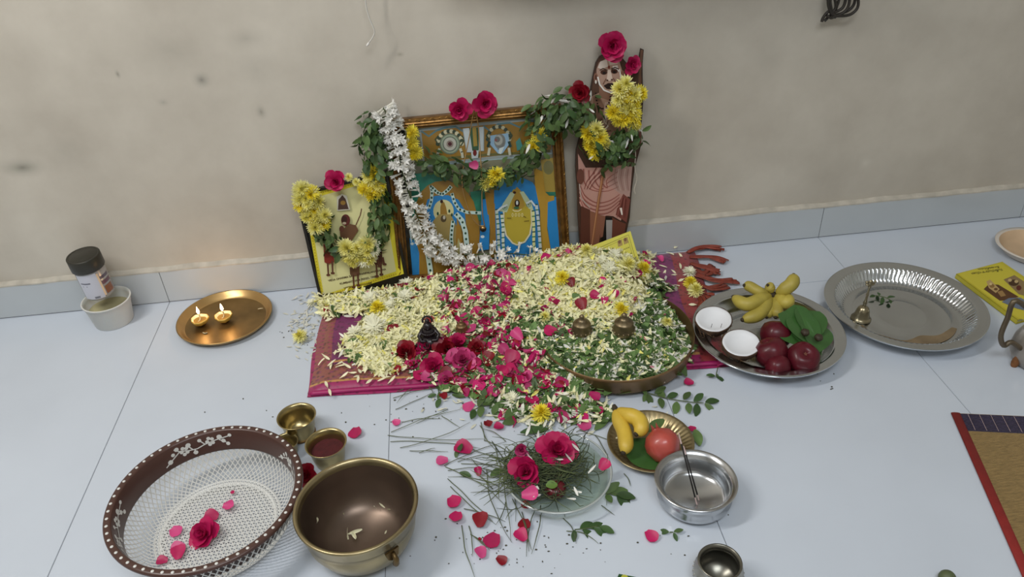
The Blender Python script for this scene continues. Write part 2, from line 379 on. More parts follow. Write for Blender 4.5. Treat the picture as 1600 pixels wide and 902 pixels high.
bp = N.new('ShaderNodeBump'); bp.inputs['Strength'].default_value = .4; bp.inputs['Distance'].default_value = .001; K(n_.outputs['Fac'], bp.inputs['Height']); K(bp.outputs[0], b_.inputs['Normal'])
cloth = thing('silk_cloth', 'folded purple silk cloth with a gold brocade border, spread under the flower heap', 'cloth', (-.18, -.44, 0))
FLp, FRp, BRp, BLp = Vector((-.186, -.455, 0)), Vector((.775, -.502, 0)), Vector((.835, -.02, 0)), Vector((-.176, -.03, 0))
PURP, BROC, MAG, LINE = 'a02c78', '8a4c42', '961a58', 'b8864e'
PURP = '701e58'
def cloth_layer(z, inset, cols, name, lab=None, push=0.0):
    m = MB(); nx, ny = 96, 60; pts = {}
    for i in range(nx+1):
        for j in range(ny+1):
            s, u = i/nx, j/ny
            p = FLp.lerp(FRp, s).lerp(BLp.lerp(BRp, s), u)
            w = .0022*math.sin(s*23+u*7)+.0016*math.sin(u*31+s*5)+.0012*math.sin(s*61+u*13)
            e = min(s, 1-s, u, 1-u)*8; zz = z*min(1, .25+e*3)+max(0, w)*(min(1, e*2))+.0012
            p = Vector((p.x+inset[0]+.004*math.sin(u*9+push), p.y+inset[1]+.003*math.sin(s*17+push), zz))
            m.v.append(tuple(p-cloth.location))
    for i in range(nx):
        for j in range(ny):
            a = i*(ny+1)+j; s, u = (i+.5)/nx, (j+.5)/ny; m.f.append((a, a+ny+1, a+ny+2, a+1)); m.m.append(0); m.c.append(cols(s, u))
    return m.build(name, M_silk, cloth, smooth=True, label=lab)
def c_bot(s, u): return srgb(MAG)
def c_top(s, u):
    if s > .93: return srgb('8a2c30')
    if u < .012 or (u > .047 and u < .060): return srgb(LINE) if u > .047 else srgb(MAG)
    if u < .05: return srgb(MAG)
    if u < .20: return srgb(BROC) if (int(s*130)*7+int(u*80)*3) % 5 else srgb('7e3852')
    if s < .045: return srgb(BROC) if (int(s*200)+int(u*90)) % 3 else srgb('8e3550')
    if abs(u-.23-.0*s) < .006: return srgb(LINE)
    if .26+.9*s < u < .34+1.1*s and s < .2: return srgb('66224c')
    return srgb(PURP) if (int(s*96)+int(u*40)) % 4 else srgb('7a1f5c')
cloth_layer(.003, (-.004, -.012), c_bot, 'underlayer', push=1.3)
cloth_layer(.010, (0, 0), c_top, 'top_layer')
m = MB(); m.tube(smooth_path([Vector((-.178+.0*k, -.459, .008))-cloth.location if k == 0 else FLp.lerp(FRp, k/8)+Vector((0, -.003+.002*math.sin(k*2.2), .007))-cloth.location for k in range(9)], 60), .0062, 8, flat=.8)
m.build('folded_edge', mat('magenta_silk', 'a01c5e', .4, noise=.15, nscale=40), cloth, True)
M_tas = mat('rust_silk_tassel', '8a3a2a', .5, noise=.25, nscale=90, rnd=.2)
for k, (a, b, c_) in enumerate([((1075, 395), (1100, 388), (1128, 392)), ((1078, 402), (1108, 402), (1132, 410)), ((1080, 412), (1105, 420), (1122, 427)), ((1082, 420), (1100, 428), (1112, 418)),
                                ((1085, 430), (1120, 440), (1152, 443)), ((1084, 438), (1110, 452), (1135, 448)), ((1086, 447), (1098, 462), (1112, 468)), ((1084, 452), (1095, 470), (1088, 480))]):
    m = MB(); q = [P(*a, .012), P(*b, .011), P(*c_, .006)]; path = smooth_path(q, 10)
    for h in range(7):
        dx = Vector((random.gauss(0, .0035), random.gauss(0, .0035), random.uniform(0, .004)))
        m.tube([p+dx*(.6+i/7)-cloth.location for i, p in enumerate(path)], [.0048+.0018*math.sin(i*1.1+h) for i in range(11)], 6, flat=.35)
    m.build('tassel', M_tas, cloth, True)

# ------------------------------------------------------------------ heap of flowers: height of the heap over the floor
BUMPS = np.array([(.47, -.15, .115, .085, .075), (.38, -.16, .095, .08, .07), (.57, -.17, .10, .07, .075), (.53, -.30, .088, .11, .09), (.51, -.40, .070, .10, .09), (.58, -.46, .046, .08, .06), (.45, -.50, .046, .08, .05),
                  (.29, -.15, .086, .08, .055), (.20, -.14, .074, .07, .05), (.12, -.14, .06, .07, .045), (.04, -.17, .045, .09, .055), (-.09, -.14, .028, .08, .045), (.02, -.25, .036, .08, .06), (-.02, -.30, .024, .06, .05), (.11, -.27, .036, .09, .08),
                  (.22, -.28, .05, .10, .09), (.30, -.38, .04, .08, .08), (.18, -.40, .026, .08, .05), (.33, -.47, .030, .07, .05), (.14, -.42, .018, .06, .04), (.375, -.34, .066, .055, .07), (.37, -.43, .052, .05, .05), (.40, -.50, .044, .04, .04)])
TRC, TRR = (.527, -.409), .178
def H(x, y):
    x = np.asarray(x, float); y = np.asarray(y, float); s = 0
    for bx, by, h, sx, sy in BUMPS: s = s + (h*np.exp(-.5*(((x-bx)/sx)**2+((y-by)/sy)**2)))**4
    z = s**.25
    return np.maximum(z, 0.0)
def base(x, y):     # cloth or floor under the heap
    return .012 if (-.18 < x < .8 and -.45 < y < -.02) else .001
def on_heap(px, py, lift=0.0):
    z = .22
    while z > 0:
        p = P(px, py, z)
        if max(float(H(p.x, p.y))+.006, base(p.x, p.y)) >= z: break
        z -= .002
    p = P(px, py, max(z, .002)); p.z += lift; return p
def inpoly(px, py, poly):
    poly = np.array(poly, float); r = np.zeros(len(px), bool); j = len(poly)-1
    for i in range(len(poly)):
        xi, yi = poly[i]; xj, yj = poly[j]
        r ^= ((yi > py) != (yj > py)) & (px < (xj-xi)*(py-yi)/(yj-yi+1e-9)+xi); j = i
    return r
# regions of the heap, each with its mix: cream, yellow, white, leaf, pink, red
ZONES = [([(495, 462), (560, 452), (640, 425), (700, 412), (750, 420), (760, 500), (735, 545), (690, 555), (640, 572), (590, 583), (560, 566), (534, 552), (542, 530), (562, 514), (580, 490), (545, 488), (503, 492)], 1.0, (.85, .08, .02, .04, .005, .005)),
         ([(690, 412), (800, 385), (830, 395), (815, 440), (790, 500), (720, 520), (690, 480)], 1.0, (.62, .03, .05, .20, .07, .03)),
         ([(785, 425), (830, 390), (880, 368), (940, 362), (1010, 380), (1020, 440), (1000, 480), (960, 530), (900, 510), (850, 500), (800, 480)], 1.0, (.84, .12, .01, .02, .01, 0)),
         ([(800, 480), (850, 490), (900, 505), (900, 540), (850, 560), (790, 540)], 1.0, (.50, .02, .05, .38, .04, .01)),
         ([(850, 520), (900, 530), (960, 530), (1010, 470), (1015, 430), (1045, 450), (1085, 500), (1070, 570), (990, 605), (900, 600), (860, 580)], 1.0, (.16, .03, .28, .53, .0, 0)),
         ([(880, 505), (960, 505), (1000, 520), (980, 560), (900, 555)], 1.0, (.45, .04, .15, .36, .0, 0)),
         ([(640, 560), (690, 530), (760, 500), (800, 530), (850, 560), (875, 590), (900, 625), (840, 645), (760, 620), (700, 605), (655, 585)], .9, (.33, .01, .10, .38, .14, .04)),
         ([(740, 600), (900, 610), (960, 622), (950, 655), (850, 668), (780, 650)], .35, (.25, .02, .3, .35, .08, 0))]
CL = [np.array(srgb(c)[:3]) for c in ('faf6c8', 'f6ee84', 'f0efe2', '5e7a44', 'c4206a', '921226')]
# solid mound under the petals
xs = np.linspace(-.24, .80, 150); ys = np.linspace(-.60, -.03, 90); m = MB(); idx = {}
Z = H(xs[:, None], ys[None, :])
for i, x in enumerate(xs):
    for j, y in enumerate(ys):
        z = Z[i, j]-.008
        if y > -.10: z = min(z, .012+.6*(z-.012)) if False else z
        intray = math.hypot(x-TRC[0], y-TRC[1]) < .168
        if intray: z = max(z, .022)
        if not intray and (x > TRC[0]+.04 and y < -.25 or y < -.47 and x > .40 or y < -.53 or (x-TRC[0])**2+(y-TRC[1])**2 < (TRR+.010)**2 and x > .40 and y < -.3): continue
        if z > (.013 if not intray else .004):
            idx[i, j] = len(m.v); m.v.append((x, y, z+random.uniform(-.002, .002)))
for (i, j) in list(idx):
    q = [(i, j), (i+1, j), (i+1, j+1), (i, j+1)]
    if all(a in idx for a in q):
        m.f.append(tuple(idx[a] for a in q)); m.m.append(0); px, py = project(m.v[idx[i, j]]); px = np.array([px]); py = np.array([py]); c = 'd0cb98'
        for poly, d, mixw in ZONES:
            if inpoly(px, py, poly)[0]: c = 'c9c48c' if mixw[0] > .6 else ('4c5a34' if mixw[3] > .4 else '6c5c48')
        m.c.append(srgb(c))
heap = thing('flower_heap', 'heap of cream petals, green leaves and rose petals piled up before the frames', 'flower heap', (.4, -.25, 0))
mo = m.build('mound', M_vc, None, True, 'stuff'); mo.parent = heap; mo.matrix_parent_inverse = heap.matrix_basis.inverted()
def place_stuff(o): o.parent = heap; o.matrix_parent_inverse = heap.matrix_basis.inverted()
n = 60000; x = rng.uniform(-.25, .80, n); y = rng.uniform(-.75, -.03, n); h = H(x, y); lay = rng.uniform(0, 1, n)
inT = np.hypot(x-TRC[0], y-TRC[1]) < TRR
bs = np.where((x > -.18) & (x < .8) & (y > -.45) & (y < -.02), .013, .002); z = np.maximum(h+.004+.010*lay-.004, bs+.004*lay)
px, py = project(np.stack([x, y, z], 1)); cls = np.full(n, -1); dens = np.zeros(n)
for poly, d, mixw in ZONES:
    q = inpoly(px+rng.normal(0, 5, n), py+rng.normal(0, 4, n), poly); c = rng.choice(6, n, p=np.array(mixw)/sum(mixw)); cls[q] = c[q]; dens[q] = d
behind = (cls < 0) & (h > .025); cls[behind] = rng.choice([0, 1, 2], behind.sum(), p=[.8, .1, .1]); dens[behind] = .6
onrim = (np.hypot(x-TRC[0], y-TRC[1]) > TRR-.008) & (np.hypot(x-TRC[0], y-TRC[1]) < TRR+.022) 
outfront = (np.hypot(x-TRC[0], y-TRC[1]) > TRR) & (x > TRC[0]+.02) & (z < .09) & (y > -1)
size = np.array([1, 1, 1, 1.2, 2.0, 2.0]); keep = (cls >= 0) & (rng.uniform(0, 1, n) < dens/np.maximum(1, size[np.maximum(cls, 0)])*.68) & ~(onrim & (x > .45) & (y < -.30)) & ~(outfront & (y < -.22))
x, y, z, cls, h = x[keep], y[keep], z[keep], cls[keep], h[keep]
e = .004; nx = -(H(x+e, y)-H(x-e, y))/(2*e); ny = -(H(x, y+e)-H(x, y-e))/(2*e)
nrm = np.stack([nx*.8, ny*.8, np.ones(len(x))], 1); nrm /= np.linalg.norm(nrm, axis=1, keepdims=True); nrm += rng.normal(0, .38, nrm.shape); nrm[:, 2] = np.abs(nrm[:, 2])
L3 = np.stack([x, y, z], 1)
cp = [blade(.024, .0064, spear, 3, 2, .35, c, wave=w, ph=k) for k, (c, w) in enumerate([(.12, 0), (.35, .1), (-.15, .08), (.05, .2)])]
lp = [blade(L, W, oval, 4, 2, 0, c, fold=fo) for L, W, c, fo in [(.026, .014, -.15, .35), (.022, .013, .1, .2), (.030, .013, -.3, .3)]]
rp = [blade(L, W, roundp, 4, 2, cu, c) for L, W, cu, c in [(.026, .025, .35, .1), (.024, .02, .6, .25)]]
for nm, cc_, tm in (('cream_petals', (0, 1, 2), cp), ('tulsi_leaves', (3,), lp), ('rose_petals', (4, 5), rp)):
    q = np.isin(cls, cc_); col = np.array(CL)[cls[q]]*rng.uniform(.8, 1.1, (q.sum(), 1)); col = np.clip(col, 0, 1)
    if nm == 'tulsi_leaves': col = col*rng.uniform(.6, 1.5, (q.sum(), 1))
    if nm == 'rose_petals': col = col*rng.uniform(.7, 1.2, (q.sum(), 1))
    place_stuff(batch(nm, tm, L3[q], nrm[q], np.clip(col, 0, 1), rng.uniform(.85, 1.3, q.sum())*(1.2 if nm == 'tulsi_leaves' else 1)))
def hn(x, y):
    return Vector((-(float(H(x+.004, y))-float(H(x-.004, y)))/.008, -(float(H(x, y+.004))-float(H(x, y-.004)))/.008, 1))
def loose(mesh, name, p, label, cat, group=None, tilt=.25, s=1.0, nrm=None):
    nr = (nrm or Vector((0, 0, 1)))+Vector((random.gauss(0, tilt), random.gauss(0, tilt), 0)); M = basis(nr)
    o = inst(mesh, name, TM(p, M, s)); return tag(o, label, cat, group)
# the petals on top of the heap, one by one
MARKS = [(909, 522, 'the left bronze urn'), (974, 522, 'the right bronze urn'), (1060, 520, 'the right wall of the tray'), (950, 590, 'the front lip of the copper tray'), (878, 438, 'the yellow chrysanthemum midway up the tall heap'), (960, 390, 'the yellow leaflet'),
         (845, 400, 'the right foot of the gold frame'), (587, 516, 'the largest daisy'), (591, 488, 'the yellow chrysanthemum of the left lobe'), (636, 448, 'the left foot of the gold frame'), (520, 470, 'the yellow framed print'), (672, 527, 'the dark idol'), (722, 566, 'the full pink rose'),
         (796, 576, 'the large glossy pink petal'), (740, 405, 'the white garland'), (722, 515, 'the small brass figure'), (830, 545, 'the left rim of the copper tray'), (1020, 460, 'the right shoulder of the tall heap'), (860, 620, 'the floor before the tray'), (800, 450, 'the slope under the right deity')]
quota = [(ZONES[0][0], 85, CREAMP, 'cream_petal', 'narrow cream petal', 'petal'), (ZONES[2][0], 120, CREAMP, 'cream_petal', 'narrow cream petal', 'petal'), (ZONES[4][0], 60, WHITEP, 'white_petal', 'narrow white petal', 'petal'),
         (ZONES[4][0], 110, LEAF+LEAFD, 'tulsi_leaf', 'small green leaf', 'leaf'), (ZONES[3][0], 40, LEAF, 'tulsi_leaf', 'small green leaf', 'leaf'), (ZONES[1][0], 40, LEAF, 'tulsi_leaf', 'small green leaf', 'leaf'),
         (ZONES[1][0], 20, RPINK, 'rose_petal', 'deep pink rose petal', 'petal'), (ZONES[1][0], 10, RPINKL, 'rose_petal', 'light pink rose petal', 'petal'), (ZONES[6][0], 22, RPINK, 'rose_petal', 'deep pink rose petal', 'petal'), (ZONES[6][0], 16, RPINKL, 'rose_petal', 'light pink rose petal', 'petal'), (ZONES[6][0], 14, RRED, 'rose_petal', 'dark red rose petal', 'petal'),
         (ZONES[6][0], 45, LEAF+LEAFD, 'tulsi_leaf', 'small green leaf', 'leaf'), (ZONES[6][0], 35, CREAMP, 'cream_petal', 'narrow cream petal', 'petal')]
for poly, cnt, ms, nm, lab, cat in quota:
    xs_ = [a[0] for a in poly]; ys_ = [a[1] for a in poly]; k = 0; g = 0
    while k < cnt and g < cnt*30:
        g += 1; qx, qy = random.uniform(min(xs_), max(xs_)), random.uniform(min(ys_), max(ys_))
        if not inpoly(np.array([qx]), np.array([qy]), poly)[0]: continue
        p = on_heap(qx, qy, .004); rd = math.hypot(p.x-TRC[0], p.y-TRC[1])
        if p.z < .058 and rd > TRR-.018 and p.x > .47 and nm != 'rose_petal': continue
        mk_ = min(MARKS, key=lambda q: (q[0]-qx)**2+(q[1]-qy)**2)[2]
        loose(random.choice(ms), nm, p, lab+' on the heap near '+mk_, cat, lab+'s near '+mk_.replace('the ', ''), .35, random.uniform(.95, 1.3)*(1.0 if nm != 'rose_petal' else .8), hn(p.x, p.y)); k += 1
# cream petals scattered on the bare silk
poly = [(500, 570), (545, 550), (590, 585), (640, 580), (660, 600), (560, 608), (500, 608)]
for qx, qy in [(507, 560), (512, 572), (515, 562), (540, 570), (560, 577), (543, 582), (577, 570), (585, 578), (600, 572), (592, 585), (604, 588), (560, 588), (575, 560), (552, 590), (508, 596), (530, 592), (572, 600), (590, 596), (606, 600), (520, 552),
               (525, 547), (535, 565), (550, 556), (565, 567), (618, 590), (628, 580), (640, 590), (655, 585), (612, 567), (625, 560), (514, 608), (640, 574), (570, 583), (548, 575), (600, 560), (518, 566), (505, 478), (513, 490), (508, 502)]:
    loose(random.choice(CREAMP), 'cream_petal', P(qx, qy, .017), 'cream petal lying singly on the bare silk at the left front of the cloth', 'petal', 'cream petals on bare silk', .1)
for qx, qy in [(1022, 400), (1030, 414), (1053, 398), (1060, 395), (1062, 411), (1040, 422), (1048, 430), (1020, 425), (1008, 417), (1014, 421), (1053, 388), (1030, 440), (1062, 447), (1076, 476), (1055, 452), (1060, 440), (1048, 421), (1025, 418)]:
    loose(random.choice(CREAMP), 'cream_petal', P(qx, qy, .016), 'cream petal on the silk between the copper tray and the tassels', 'petal', 'cream petals by the tassels', .15)
# floor litter by the left end of the cloth: crushed pale bits
mm = []
nn = 90; a_ = np.array([tuple(P(random.gauss(478, 13), random.gauss(510, 24), .002)) for _ in range(nn)])
o = batch('petal_scraps', cp, a_, np.tile([0, 0, 1.], (nn, 1))+rng.normal(0, .1, (nn, 3)), np.tile(np.array(srgb('d3d3c8')[:3]), (nn, 1)), rng.uniform(.5, .9, nn))
tag(o, 'scatter of crushed pale petal bits on the floor left of the silk cloth', 'petals', kind='stuff')
nn = 130; a_ = np.array([tuple(P(random.gauss(830, 75), random.gauss(635, 14), .003)) for _ in range(nn)])
o = batch('petal_bits', cp, a_, np.tile([0, 0, 1.], (nn, 1))+rng.normal(0, .2, (nn, 3)), np.tile(np.array(srgb('dddcc8')[:3]), (nn, 1)), rng.uniform(.5, 1, nn))
tag(o, 'cream petals strewn on the floor between the heap and the glass bowl', 'petals', kind='stuff')

# flowers lying on the heap
def flower(meshes, px, py, label, lift=.006, s=1.0, nrm=None, tilt=.3, cat='flower', group=None):
    p = on_heap(px, py, lift); nr = (nrm or hn(p.x, p.y).normalized()+Vector((0, -.35, .3)))
    return tag(inst(random.choice(meshes), 'chrysanthemum', TM(p, basis(nr+Vector((random.gauss(0, tilt)*.4, random.gauss(0, tilt)*.4, 0))), s)), label, cat, group)
for px, py, ms, s, lab in [(591, 488, CH_Y, .85, 'yellow chrysanthemum on the left lobe of the heap above the two daisies'), (636, 448, CH_C, .9, 'cream daisy with dark green centre, next to the frame corner'), (634, 467, CH_C, .85, 'cream daisy with dark centre, second below the frame corner'),
                           (611, 480, CH_C, .6, 'small daisy with dark centre beside the yellow chrysanthemum'), (580, 470, CH_C, .9, 'cream daisy with dark centre, below the yellow framed print'), (587, 516, CH_C, 1.15, 'largest cream daisy with dark centre, low on the left lobe'),
                           (556, 524, CH_C, .85, 'cream daisy at the left tip of the heap by the brocade'), (582, 505, CH_C, .8, 'cream daisy just above the largest daisy'), (777, 412, CH_P, .9, 'pale yellow flower at the foot of the white garland'),
                           (803, 396, CH_Y, .9, 'yellow chrysanthemum touching the white garland under the right deity'), (897, 385, CH_P, 1.0, 'pale yellow flower at the top of the tall heap'), (915, 398, CH_P, .8, 'pale yellow flower beside the topmost one on the tall heap'),
                           (960, 402, CH_C, .7, 'daisy with dark centre lying on the yellow leaflet'), (952, 422, CH_C, .8, 'daisy with dark centre on the heap below the leaflet'), (941, 410, CH_C, .6, 'small daisy with dark centre left of the leaflet'), (977, 418, CH_P, .9, 'pale yellow flower over the lower edge of the leaflet'),
                           (1002, 425, CH_Y, .8, 'yellow flower at the right shoulder of the tall heap'), (878, 438, CH_Y, .8, 'yellow chrysanthemum in the middle of the tall heap'), (970, 490, CH_Y, .8, 'yellow chrysanthemum right above the right bronze finial'), (1040, 508, CH_P, .6, 'small pale yellow flower among the leaves in the tray'),
                           (852, 500, CH_P, .6, 'small pale flower at the left edge of the copper tray'), (845, 652, CH_Y, .9, 'flattened yellow flower on the floor behind the glass bowl'), (800, 625, CH_C, .6, 'white flower on the floor before the cloth')]:
    flower(ms, px, py, lab, s=s)
for px, py, ms, s, lab in [(1077, 426, CH_C, .75, 'cream daisy on the rust tassels'), (1078, 445, CH_Y, .75, 'yellow chrysanthemum on the tassels, the upper of a touching pair'), (1086, 457, CH_P, .85, 'pale yellow chrysanthemum on the tassels, the lower of a touching pair')]:
    tag(inst(random.choice(ms), 'chrysanthemum', TM(P(px, py, .02), basis((0, -.2, 1)), s)), lab, 'flower')
tag(inst(CH_P[0], 'chrysanthemum', TM(P(470, 527, .012), basis((-.2, -.4, 1)), .75)), 'wilted cream chrysanthemum on the floor left of the silk cloth', 'flower')
tag(inst(CH_C[0], 'chrysanthemum', TM(P(487, 474, .008), basis((-.3, -.2, 1)), .55)), 'small wilted daisy on the floor at the corner of the yellow framed print', 'flower')
tag(inst(random.choice(RRED), 'rose_petal', TM(on_heap(583, 450, .014), basis((.3, -.8, .5)), 1.25)), 'long dark red petal at the foot of the yellow framed print', 'petal')
UPN = Vector((0, -.45, 1))
for px, py, R, ms, lab, nr in [(636, 553, .032, RRED, 'red rose at the left end of the rose cluster', (-.3, -.5, 1)), (668, 546, .03, RROSE, 'magenta rose second from the left in the cluster', (0, -.6, 1)), (698, 549, .034, RRED, 'red rose with a yellow heart in the middle of the cluster', (.1, -.7, 1)),
                               (722, 566, .036, RPINKL, 'full bright pink rose, largest of the cluster', (.1, -.6, 1)), (677, 575, .032, RROSE, 'open magenta rose below the dark idol', (-.1, -.8, .8)), (716, 540, .028, RROSE, 'magenta rose behind the full pink one', (.2, -.4, 1)),
                               (697, 594, .022, RPINKL, 'small pink rosebud at the front edge of the cloth', (0, -1, .6)), (745, 548, .026, RRED, 'crimson rose at the right end of the rose cluster', (.2, -.4, 1))]:
    rose(lab, on_heap(px, py, .002), nr, R, ms)
for px, py, s, ms, lab in [(816, 535, 1.15, RPINKL, 'large round pink petal left of the copper tray'), (796, 576, 1.25, RPINK, 'large glossy pink petal, front centre of the heap, the lower of two'), (796, 559, 1.1, RPINKL, 'large pink petal, the upper of two before the tray'), (696, 514, .9, RPINKL, 'pink petal standing between the two bronze figures'),
                           (745, 530, .9, RPINKL, 'pink petal with pale rim above the full pink rose, right one'), (729, 539, .9, RPINK, 'pink petal above the full pink rose, left one'), (714, 598, .9, RPINKL, 'pale edged pink petal below the full pink rose'), (743, 579, .9, RPINKL, 'pink petal right of the full pink rose'),
                           (780, 593, 1.0, RPINK, 'deep pink petal left of the crumpled leaves'), (809, 589, 1.1, RPINK, 'broad pink petal at the lip of the tray'), (763, 500, 1.0, RPINK, 'curled red pink petal beside the brass figure'), (807, 448, .7, RPINKL, 'small pink petal on the slope below the right deity'),
                           (717, 588, 1.2, RRED, 'dark red petal beneath the full pink rose'), (890, 400, .5, RPINKL, 'tiny pink petal on the tall heap'), (700, 468, .8, RPINKL, 'pink petal in the cream slope under the white garland'), (937, 468, .8, RPINK, 'magenta petal high on the right of the tall heap'),
                           (912, 488, 1.0, RRED, 'crimson petal above the left bronze finial'), (870, 522, .9, RPINK, 'pink petal at the left of the leaves in the tray'), (895, 452, .8, RRED, 'dark red petal in the middle of the tall heap'), (1003, 530, .6, RPINK, 'pink petal right of the right bronze finial'), (1014, 578, .8, RPINK, 'pink petal by the front lip of the copper tray'), (1040, 495, .7, RPINKL, 'pale pink petal among leaves at the right of the tray')]:
    p = on_heap(px, py, .008); tag(inst(random.choice(ms), 'rose_petal', TM(p, basis(hn(p.x, p.y)+Vector((random.gauss(0, .2), -.5, 0))), s)), lab, 'petal')
for px, py, s, ms, lab in [(614, 657, .6, RPINKL, 'tiny pink petal on the floor joint right of the brass cups'), (557, 668, 1.0, RPINK, 'pink petal on the tiles beside the cup of red powder'), (737, 705, 1.15, RPINK, 'large pink petal left of the glass bowl with a leaf against it'), (700, 719, .7, RPINKL, 'small pale pink petal left of the large one near the glass bowl'),
                           (749, 744, .65, RPINK, 'small pink petal on the grass stems left of the glass bowl'), (703, 777, .95, RPINK, 'dark edged pink petal halfway to the brass bowl, the upper of two'), (716, 800, .85, RPINK, 'pink petal halfway to the brass bowl, the lower of two'), (751, 824, .95, RRED, 'narrow crimson petal leaning to its neighbour in front of the glass bowl'),
                           (776, 834, 1.05, RPINK, 'wide crimson petal in front of the glass bowl, right of the narrow one'), (821, 845, .85, RPINK, 'pink petal straight in front of the glass bowl, farthest forward'), (821, 811, .8, RRED, 'crimson petal just below the rim of the glass bowl'), (755, 872, .7, RPINKL, 'pale pink petal near the bottom edge, left of a red one'),
                           (776, 871, .65, RRED, 'red petal near the bottom edge, right of a pale one'), (753, 843, .25, RRED, 'tiny red petal scrap under the narrow crimson petal'), (759, 658, .8, RRED, 'narrow red petal behind the glass bowl, leftmost of a row'), (793, 656, 1.1, RPINK, 'bright pink petal behind the glass bowl in the middle of a row'), (787, 668, .7, RPINK, 'folded pink petal in front of the bright one behind the glass bowl'),
                           (882, 648, .9, RPINK, 'pink petal behind the roses of the glass bowl'), (903, 660, .9, RPINKL, 'pink petal above the right side of the glass bowl'), (893, 635, 1.0, RPINKL, 'broad pink petal below the copper tray'), (934, 626, .8, RPINK, 'pink petal near the copper tray front, right end of the litter'), (927, 644, .8, RPINK, 'pink petal left of the bananas on the brass plate'),
                           (1010, 830, .75, RPINK, 'lone round pink petal in front of the steel vessel'), (1076, 667, .6, RPINK, 'pink petal behind the rim of the brass fruit plate'), (1121, 571, .75, RPINKL, 'pink petal beside a sprig in front of the steel fruit tray'), (1084, 599, .7, RPINK, 'crimson petal on top of the leaf sprig before the copper tray'),
                           (696, 623, .6, RRED, 'small crimson petal in front of the cloth'), (740, 630, .8, RPINKL, 'pale centred pink petal before the heap'), (755, 609, 1.0, RPINK, 'deep pink petal on the floor under the front roses'), (915, 606, .6, RPINK, 'small pink petal touching the foot of the copper tray'), (1035, 409, .8, RPINKL, 'pink petal on the silk beside the yellow leaflet')]:
    z = .006 if (px, py) != (1035, 409) else .018
    tag(inst(random.choice(ms), 'rose_petal', TM(P(px, py, z)-Vector((0, 0, 0)), basis((random.gauss(0, .12), random.gauss(-.05, .12), 1)), s)), lab, 'petal')

# ------------------------------------------------------------------ framed pictures
class Print:                                    # flat print: coloured shapes on a plane, in layers of ink
    def __init__(s, plane, loc, off=.0): s.pl = plane; s.m = MB(); s.k = 0; s.loc = Vector(loc); s.off = off
    def q(s, px, py): return s.pl.at(px, py, s.off+s.k*.00006)-s.loc
    def poly(s, col, pts): s.k += 1; s.m.poly([s.q(*p) for p in pts], 0, srgb(col)); return s
    def ell(s, col, cx, cy, rx, ry, rot=0, n=20):
        c, d = math.cos(rot), math.sin(rot)
        return s.poly(col, [(cx+rx*math.cos(t)*c-ry*math.sin(t)*d, cy+rx*math.cos(t)*d+ry*math.sin(t)*c) for t in [2*PI*i/n for i in range(n)]])
    def line(s, col, pts, w, w2=None):
        s.k += 1; K = len(pts); L = []; R = []
        for i, p in enumerate(pts):
            a = pts[max(i-1, 0)]; b = pts[min(i+1, K-1)]; dx, dy = b[0]-a[0], b[1]-a[1]; l = math.hypot(dx, dy) or 1; ww = (w+((w2 if w2 is not None else w)-w)*i/max(1, K-1))/2
            L.append((p[0]-dy/l*ww, p[1]+dx/l*ww)); R.append((p[0]+dy/l*ww, p[1]-dx/l*ww))
        for i in range(K-1): s.m.add([s.q(*L[i]), s.q(*L[i+1]), s.q(*R[i+1]), s.q(*R[i])], [(0, 1, 2, 3)], 0, srgb(col))
        return s
    def curve(s, col, pts, w, w2=None):
        q = smooth_path([Vector((a, b, 0)) for a, b in pts], 14); return s.line(col, [(v.x, v.y) for v in q], w, w2)
    def build(s, name, parent, material): return s.m.build(name, material, parent)
M_print = vcmat('glossy_print', .45, .3)
M_printm = vcmat('matt_print', .6, .3)
M_gold = mat('carved_gold_frame', '8a6434', .35, .75, noise=.35, nscale=60, bump=.5, bscale=120)
M_golds = mat('gold_relief', 'a98348', .3, .8)
M_blk = mat('black_frame', '17130f', .35)
M_glass = glassy('glass_pane', (.99, .995, .99, 1), ior=1.2)

def corner(pl, a, b, z):            # follow the edge a->b on the plane down to height z
    A, B = pl.at(*a), pl.at(*b); t = (z-A.z)/(B.z-A.z); return A.lerp(B, t)
# gold frame
O = Vector((.25, -.09, .002))
gf = thing('gold_picture_frame', 'large carved gold picture frame with two deities under glass, leaning on the wall', 'picture frame', O)
gTL, gTR = PL_G.at(600, 190), PL_G.at(877, 163.5); gBL = corner(PL_G, (600, 190), (622, 424), .014); gBR = corner(PL_G, (877, 163.5), (890, 374), .014)
nb = -PL_G.n
iw = .026
def inner(A, B, Cc, D, w):   # inset corners of quad TL TR BR BL
    out = []
    for p, q, r in ((A, B, D), (B, A, Cc), (Cc, D, B), (D, Cc, A)): out.append(p+(q-p).normalized()*w+(r-p).normalized()*w)
    return out
Q0 = [gTL, gTR, gBR, gBL]
def frame_bar(m, i, rings):     # rings: list of (inset, depth towards viewer)
    j = (i+1) % 4; V = []
    for w, d in rings:
        qq = inner(*Q0, w); V += [qq[i]+PL_G.n*d-O, qq[j]+PL_G.n*d-O]
    m.add(V, [(2*k, 2*k+1, 2*k+3, 2*k+2) for k in range(len(rings)-1)])
rings = [(0, -.022), (0, -.004), (.002, .0), (.007, .001), (.009, -.003), (.013, -.001), (.017, -.004), (.020, -.003), (.024, -.009), (.027, -.010), (.027, -.022), (0, -.022)]
